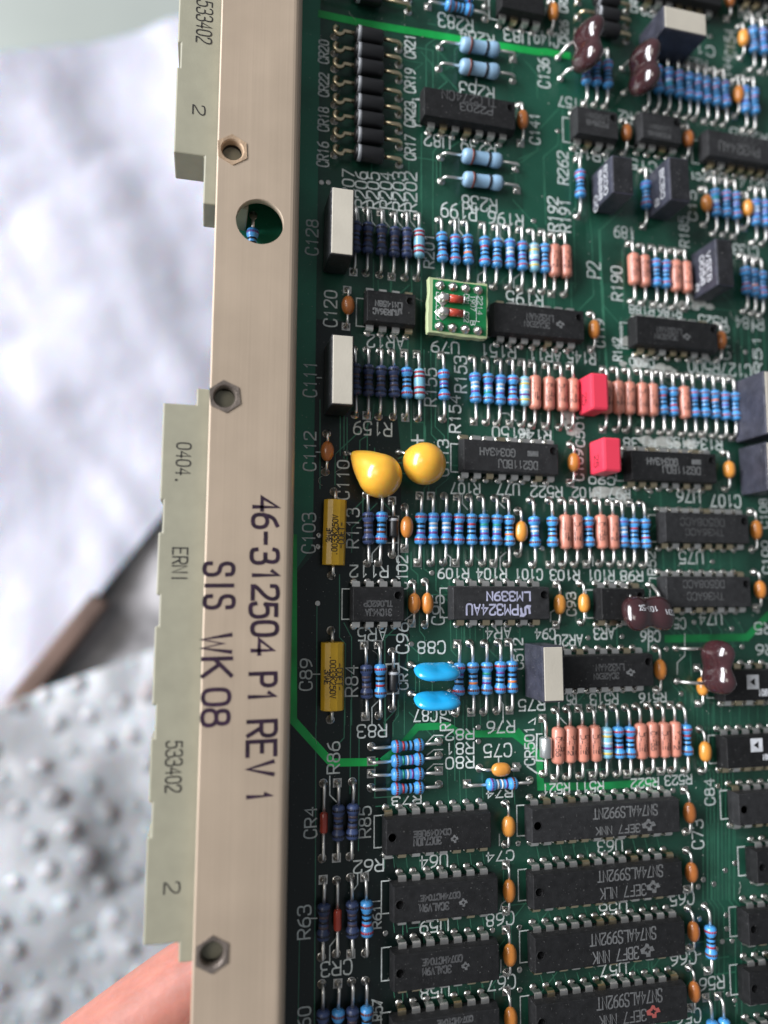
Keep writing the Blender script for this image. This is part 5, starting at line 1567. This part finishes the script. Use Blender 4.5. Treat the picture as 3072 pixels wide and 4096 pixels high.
for k, (x0, y0), (x1, y1) in SMALLD:
    p0, p1 = P(x0, y0), P(x1, y1); d = p1 - p0
    if k == 's': me = shifted(straight(.0040, .0012), .0015, 14, 'diode_silver', 'diode')
    else: me = shifted(straight(.0040 if k == 'k' else .0036, .0009 if k == 'k' else .0007), .0012, 14, 'diode_black' if k == 'k' else 'diode_red', 'diode')
    o = link('diode', me, board, (p0 + p1) / 2, math.atan2(d.y, d.x), {'k': 'small black glass diode with a pale band', 'r': 'small red glass diode', 's': 'silver grey glass diode'}[k])
    put_leads(o, d.length / 2, .0018, .0012 if k != 's' else .0015, False)
    if k == 'k': link('colour_band', band(-.0013, .00092, .0005, .0012, 'b_grey'), o)

# ---- little adapter board on pins
x0, y0, x1, y1, hmm = U79
hx, hy = (x1 - x0) * U / 2, (y1 - y0) * U / 2; c = P((x0 + x1) / 2, (y0 + y1) / 2)
mb = MB(); rs_ = random.Random(5); poly = []
for a, b in (((-hx, -hy), (hx, -hy)), ((hx, -hy), (hx, hy)), ((hx, hy), (-hx, hy)), ((-hx, hy), (-hx, -hy))):
    for k in range(9):
        t = k / 9; poly.append((a[0] + (b[0] - a[0]) * t + rs_.uniform(-1, 1) * .00013, a[1] + (b[1] - a[1]) * t + rs_.uniform(-1, 1) * .00013))
mb.prism(poly, .0040, .0055); ad = link('adapter_board', mb.mesh('adapter_board', 'adapter_edge', .0001, 1), board, c, -.02, 'small bright green adapter board raised above the circuit board with two red diodes')
mb = MB(); mb.box((-hx + .0008, -hy + .00055, .0055), (hx - .0003, hy - .0004, .00556)); link('solder_mask', mb.mesh('solder_mask', 'adapter_green'), ad)
mb = MB(); mb.lathe([(.0055, .0010), (.0057, .00095), (.0062, .0006), (.0066, .00025)], 12, 'Z'); blobm = mb.mesh('solder_joint', 'solder', smooth=True)
mb = MB(); mb.box((-.0003, -.00014, -.0002), (.0003, .00014, .0040)); adp = mb.mesh('pin', 'gold_tin')
for i in range(4):
    for s in (-1, 1):
        x = (i - 1.5) * .00254 + .0001; link('solder_joint', blobm, ad, (x, s * .0040, 0), i); link('pin', adp, ad, (x, s * .0040, 0))
for yy in (.0014, -.0013):
    mb = MB(); mb.lathe([(-.0014, .0002), (-.0013, .00075), (.0013, .00075), (.0014, .0002)], 14, 'X', (0, 0, .0063)); gd = link('glass_diode', mb.mesh('glass_diode', 'diode_red'), ad, (-.0008, yy, 0))
    mb = MB(); mb.lathe([(-.0032, .0004), (-.0031, .00082), (-.0016, .00082), (-.0015, .0004)], 14, 'X', (0, 0, .0063)); mb.lathe([(.0014, .0004), (.00145, .0008), (.0016, .0008), (.0017, .0004)], 14, 'X', (0, 0, .0063)); mb.lathe([(.0056, .0016), (.0057, .0014)], 4, 'Z', (-.0024, 0, 0)); mb.tube([(-.0034, 0, .0063), (-.0022, 0, .0063)], .0003, 6); link('end_cap', mb.mesh('end_cap', 'tin'), gd) if False else link('end_cap', mb.mesh('end_cap', 'tin'), ad, (-.0008, yy, 0))
for t, x, y, L, r in (('CR1', .0016, .0019, .0020, -90), ('CR2', .0016, -.0016, .0020, -90), ('1907', .0029, .0013, .0030, -90), ('B', .0029, -.0026, .0008, -90), ('2214', .0043, .0010, .0036, -90)):
    link('printed_lettering', text_mesh('printed_lettering', t, L, .00095, .00014, 'silk'), ad, (x, y, .00559), math.radians(r))
for k, e in enumerate(([(-.0040, .0026), (-.0044, .0026), (-.0044, -.0027), (-.0038, -.0027)], [(-.0040, 0), (-.0044, 0)], [(.0036, .0028), (.0036, -.0022), (.0042, -.0022)])): mb = MB(); ribbon(mb, e, .00014, .00559 + k * 4e-6); link('printed_line', mb.mesh('printed_line', 'silk'), ad)

# ------------------------------------------------------------------ tan rail with hex nuts and lettering
RH, RT = .0100, .0016
xa, xb = RX0 * U, RX1 * U; ya, yb = -58 * U, 62 * U
def rail_mesh():
    mb = MB(); r = .0017
    outer = [(xa, RH - RT), (xa, RH)] + [(xb - r + r * math.sin(t), RH - r + r * math.cos(t)) for t in [i * math.pi / 2 / 6 for i in range(7)]] + [(xb, .0001)]
    inner = [(xb - RT, .0001), (xb - RT, RH - r), (xb - RT - .0003, RH - RT)]
    outer = [outer[0], (xa, RH - .00025), (xa + .00025, RH)] + outer[2:]; sec = outer + inner; n = len(sec)
    hx_, hy_, hr = HOLE[0] * U, -HOLE[1] * U, .0041
    mb.add([(x, ya, z) for x, z in sec] + [(x, yb, z) for x, z in sec], [list(range(n)), [n + i for i in range(n)][::-1]] + [(n + i, n + (i + 1) % n, (i + 1) % n, i) for i in range(n)])
    me = mb.mesh('mounting_rail', 'rail'); o = link('mounting_rail', me, board, (0, 0, 0), 0, 'long tan metal rail stamped with black numbers')
    cut = MB(); cut.lathe([(RH - .004, hr), (RH + .003, hr)], 40, 'Z', (hx_, hy_, 0)); [cut.lathe([(RH - .004, .0021), (RH + .003, .0021)], 24, 'Z', (n_[0] * U, -n_[1] * U, 0)) for n_ in NUTS]; cm = cut.mesh('cutter', 'rail'); co = bpy.data.objects.new('cutter', cm); COL.objects.link(co)
    bo = o.modifiers.new('hole', 'BOOLEAN'); bo.object = co; bo.operation = 'DIFFERENCE'; bo.solver = 'EXACT'
    dg = bpy.context.evaluated_depsgraph_get(); nm = bpy.data.meshes.new_from_object(o.evaluated_get(dg)); o.modifiers.clear(); o.data = nm
    bpy.data.objects.remove(co)
    bm = bmesh.new(); bm.from_mesh(nm); bmesh.ops.recalc_face_normals(bm, faces=bm.faces); bm.to_mesh(nm); bm.free()
    return o
rail = rail_mesh()
for i, (gx, gy) in enumerate(NUTS):
    rot = (0.05, .12, .0)[i]; R_ = .00285
    mb = MB(); n = 6; ho = [(R_ * math.cos(math.pi / 2 + rot + k * math.pi / 3), R_ * math.sin(math.pi / 2 + rot + k * math.pi / 3)) for k in range(6)]
    N = 36; outer = []
    for k in range(N):
        f = k / N * 6; a, b = ho[int(f) % 6], ho[(int(f) + 1) % 6]; t = f - int(f); outer.append((a[0] * (1 - t) + b[0] * t, a[1] * (1 - t) + b[1] * t))
    ang = [math.atan2(y, x) for x, y in outer]
    rings = [[(x, y, 0) for x, y in outer], [(x * .985, y * .985, .00012) for x, y in outer]]
    for rr, zz in ((.0020, .00008), (.00180, -.0002), (.00165, -.0012), (.00165, -.004)): rings.append([(rr * math.cos(t), rr * math.sin(t), zz) for t in ang])
    vs = [v for r in rings for v in r]; mats_ = []
    for q in range(len(rings) - 1):
        mb.add([], [], 0)
    fs = [(q * N + k, q * N + (k + 1) % N, (q + 1) * N + (k + 1) % N, (q + 1) * N + k) for q in range(len(rings) - 1) for k in range(N)]
    mb.add(vs, fs, 0, False)
    for q in range(len(fs)): mb.mi[q] = 0 if q < 4 * N else 1
    mb.add([(.00165 * math.cos(t), .00165 * math.sin(t), -.0039) for t in ang], [list(range(N))], 1)
    link('hex_nut', mb.mesh('hex_nut', [('nut_gold', 'nut_steel', 'nut_steel')[i], 'thread_dark']), rail, P(gx, gy, RH * 1000 + .02), 0)
for e in RAILT:
    txt, gx, gy, L, H, rot = e
    link('stamped_lettering', text_mesh('stamped_lettering', txt, L * U, H * U * .93, .00066, 'ink_rail', .00014), rail, P(gx, gy, RH * 1000 + .03), math.radians(rot) + .012)
# ------------------------------------------------------------------ beige edge connectors under the rail
CT = .0080
def connector(prof, y_top, y_bot, name_label, texts):
    mb = MB(); mb.prism(prof, -.0006, CT); o = link('edge_connector', mb.mesh('edge_connector', 'connector', .00025, 2), board, (0, 0, 0), 0, name_label)
    for e in texts:
        txt, gx, gy, L, H, rot = e
        link('printed_lettering', text_mesh('printed_lettering', txt, L * U, H * U, .00022, 'ink_black'), o, P(gx, gy, CT * 1000 + .04), math.radians(rot))
    return o
xl, xs, xr = CX['left'] * U, CX['step'] * U, -10.5 * U; nd = .22 * U
Y = [-v * U for v in CON2]
prof2 = [(xs, Y[0]), (xs, Y[1]), (xl, Y[1]), (xl, Y[2]), (xl + nd, Y[2]), (xl + nd, Y[3]), (xl, Y[3]), (xl, Y[4]), (xl + nd, Y[4]), (xl + nd, Y[5]), (xl, Y[5]), (xl, Y[6]), (xl + nd, Y[6]), (xl + nd, Y[7]), (xl, Y[7]), (xl, Y[8]), (xl + nd, Y[8]), (xl + nd, Y[9]), (xl, Y[9]), (xl, Y[10]), (xs, Y[10]), (xs, Y[11]), (xr, Y[11]), (xr, Y[0])]
connector(prof2, 0, 0, 'long beige plastic edge connector printed 0404 and 533402', CONT[:4])
Z_ = [-v * U for v in CON1]; xl1 = xl + .05 * U
prof1 = [(xl1, Z_[0]), (xl1, Z_[1]), (xl1 + nd, Z_[1]), (xl1 + nd, Z_[2]), (xl1, Z_[2]), (xl1, Z_[3]), (xs, Z_[3]), (xs, Z_[5]), (xr, Z_[5]), (xr, Z_[0])]
o = connector(prof1, 0, 0, 'beige plastic edge connector cut by the top of the picture, printed 533402', CONT[4:])
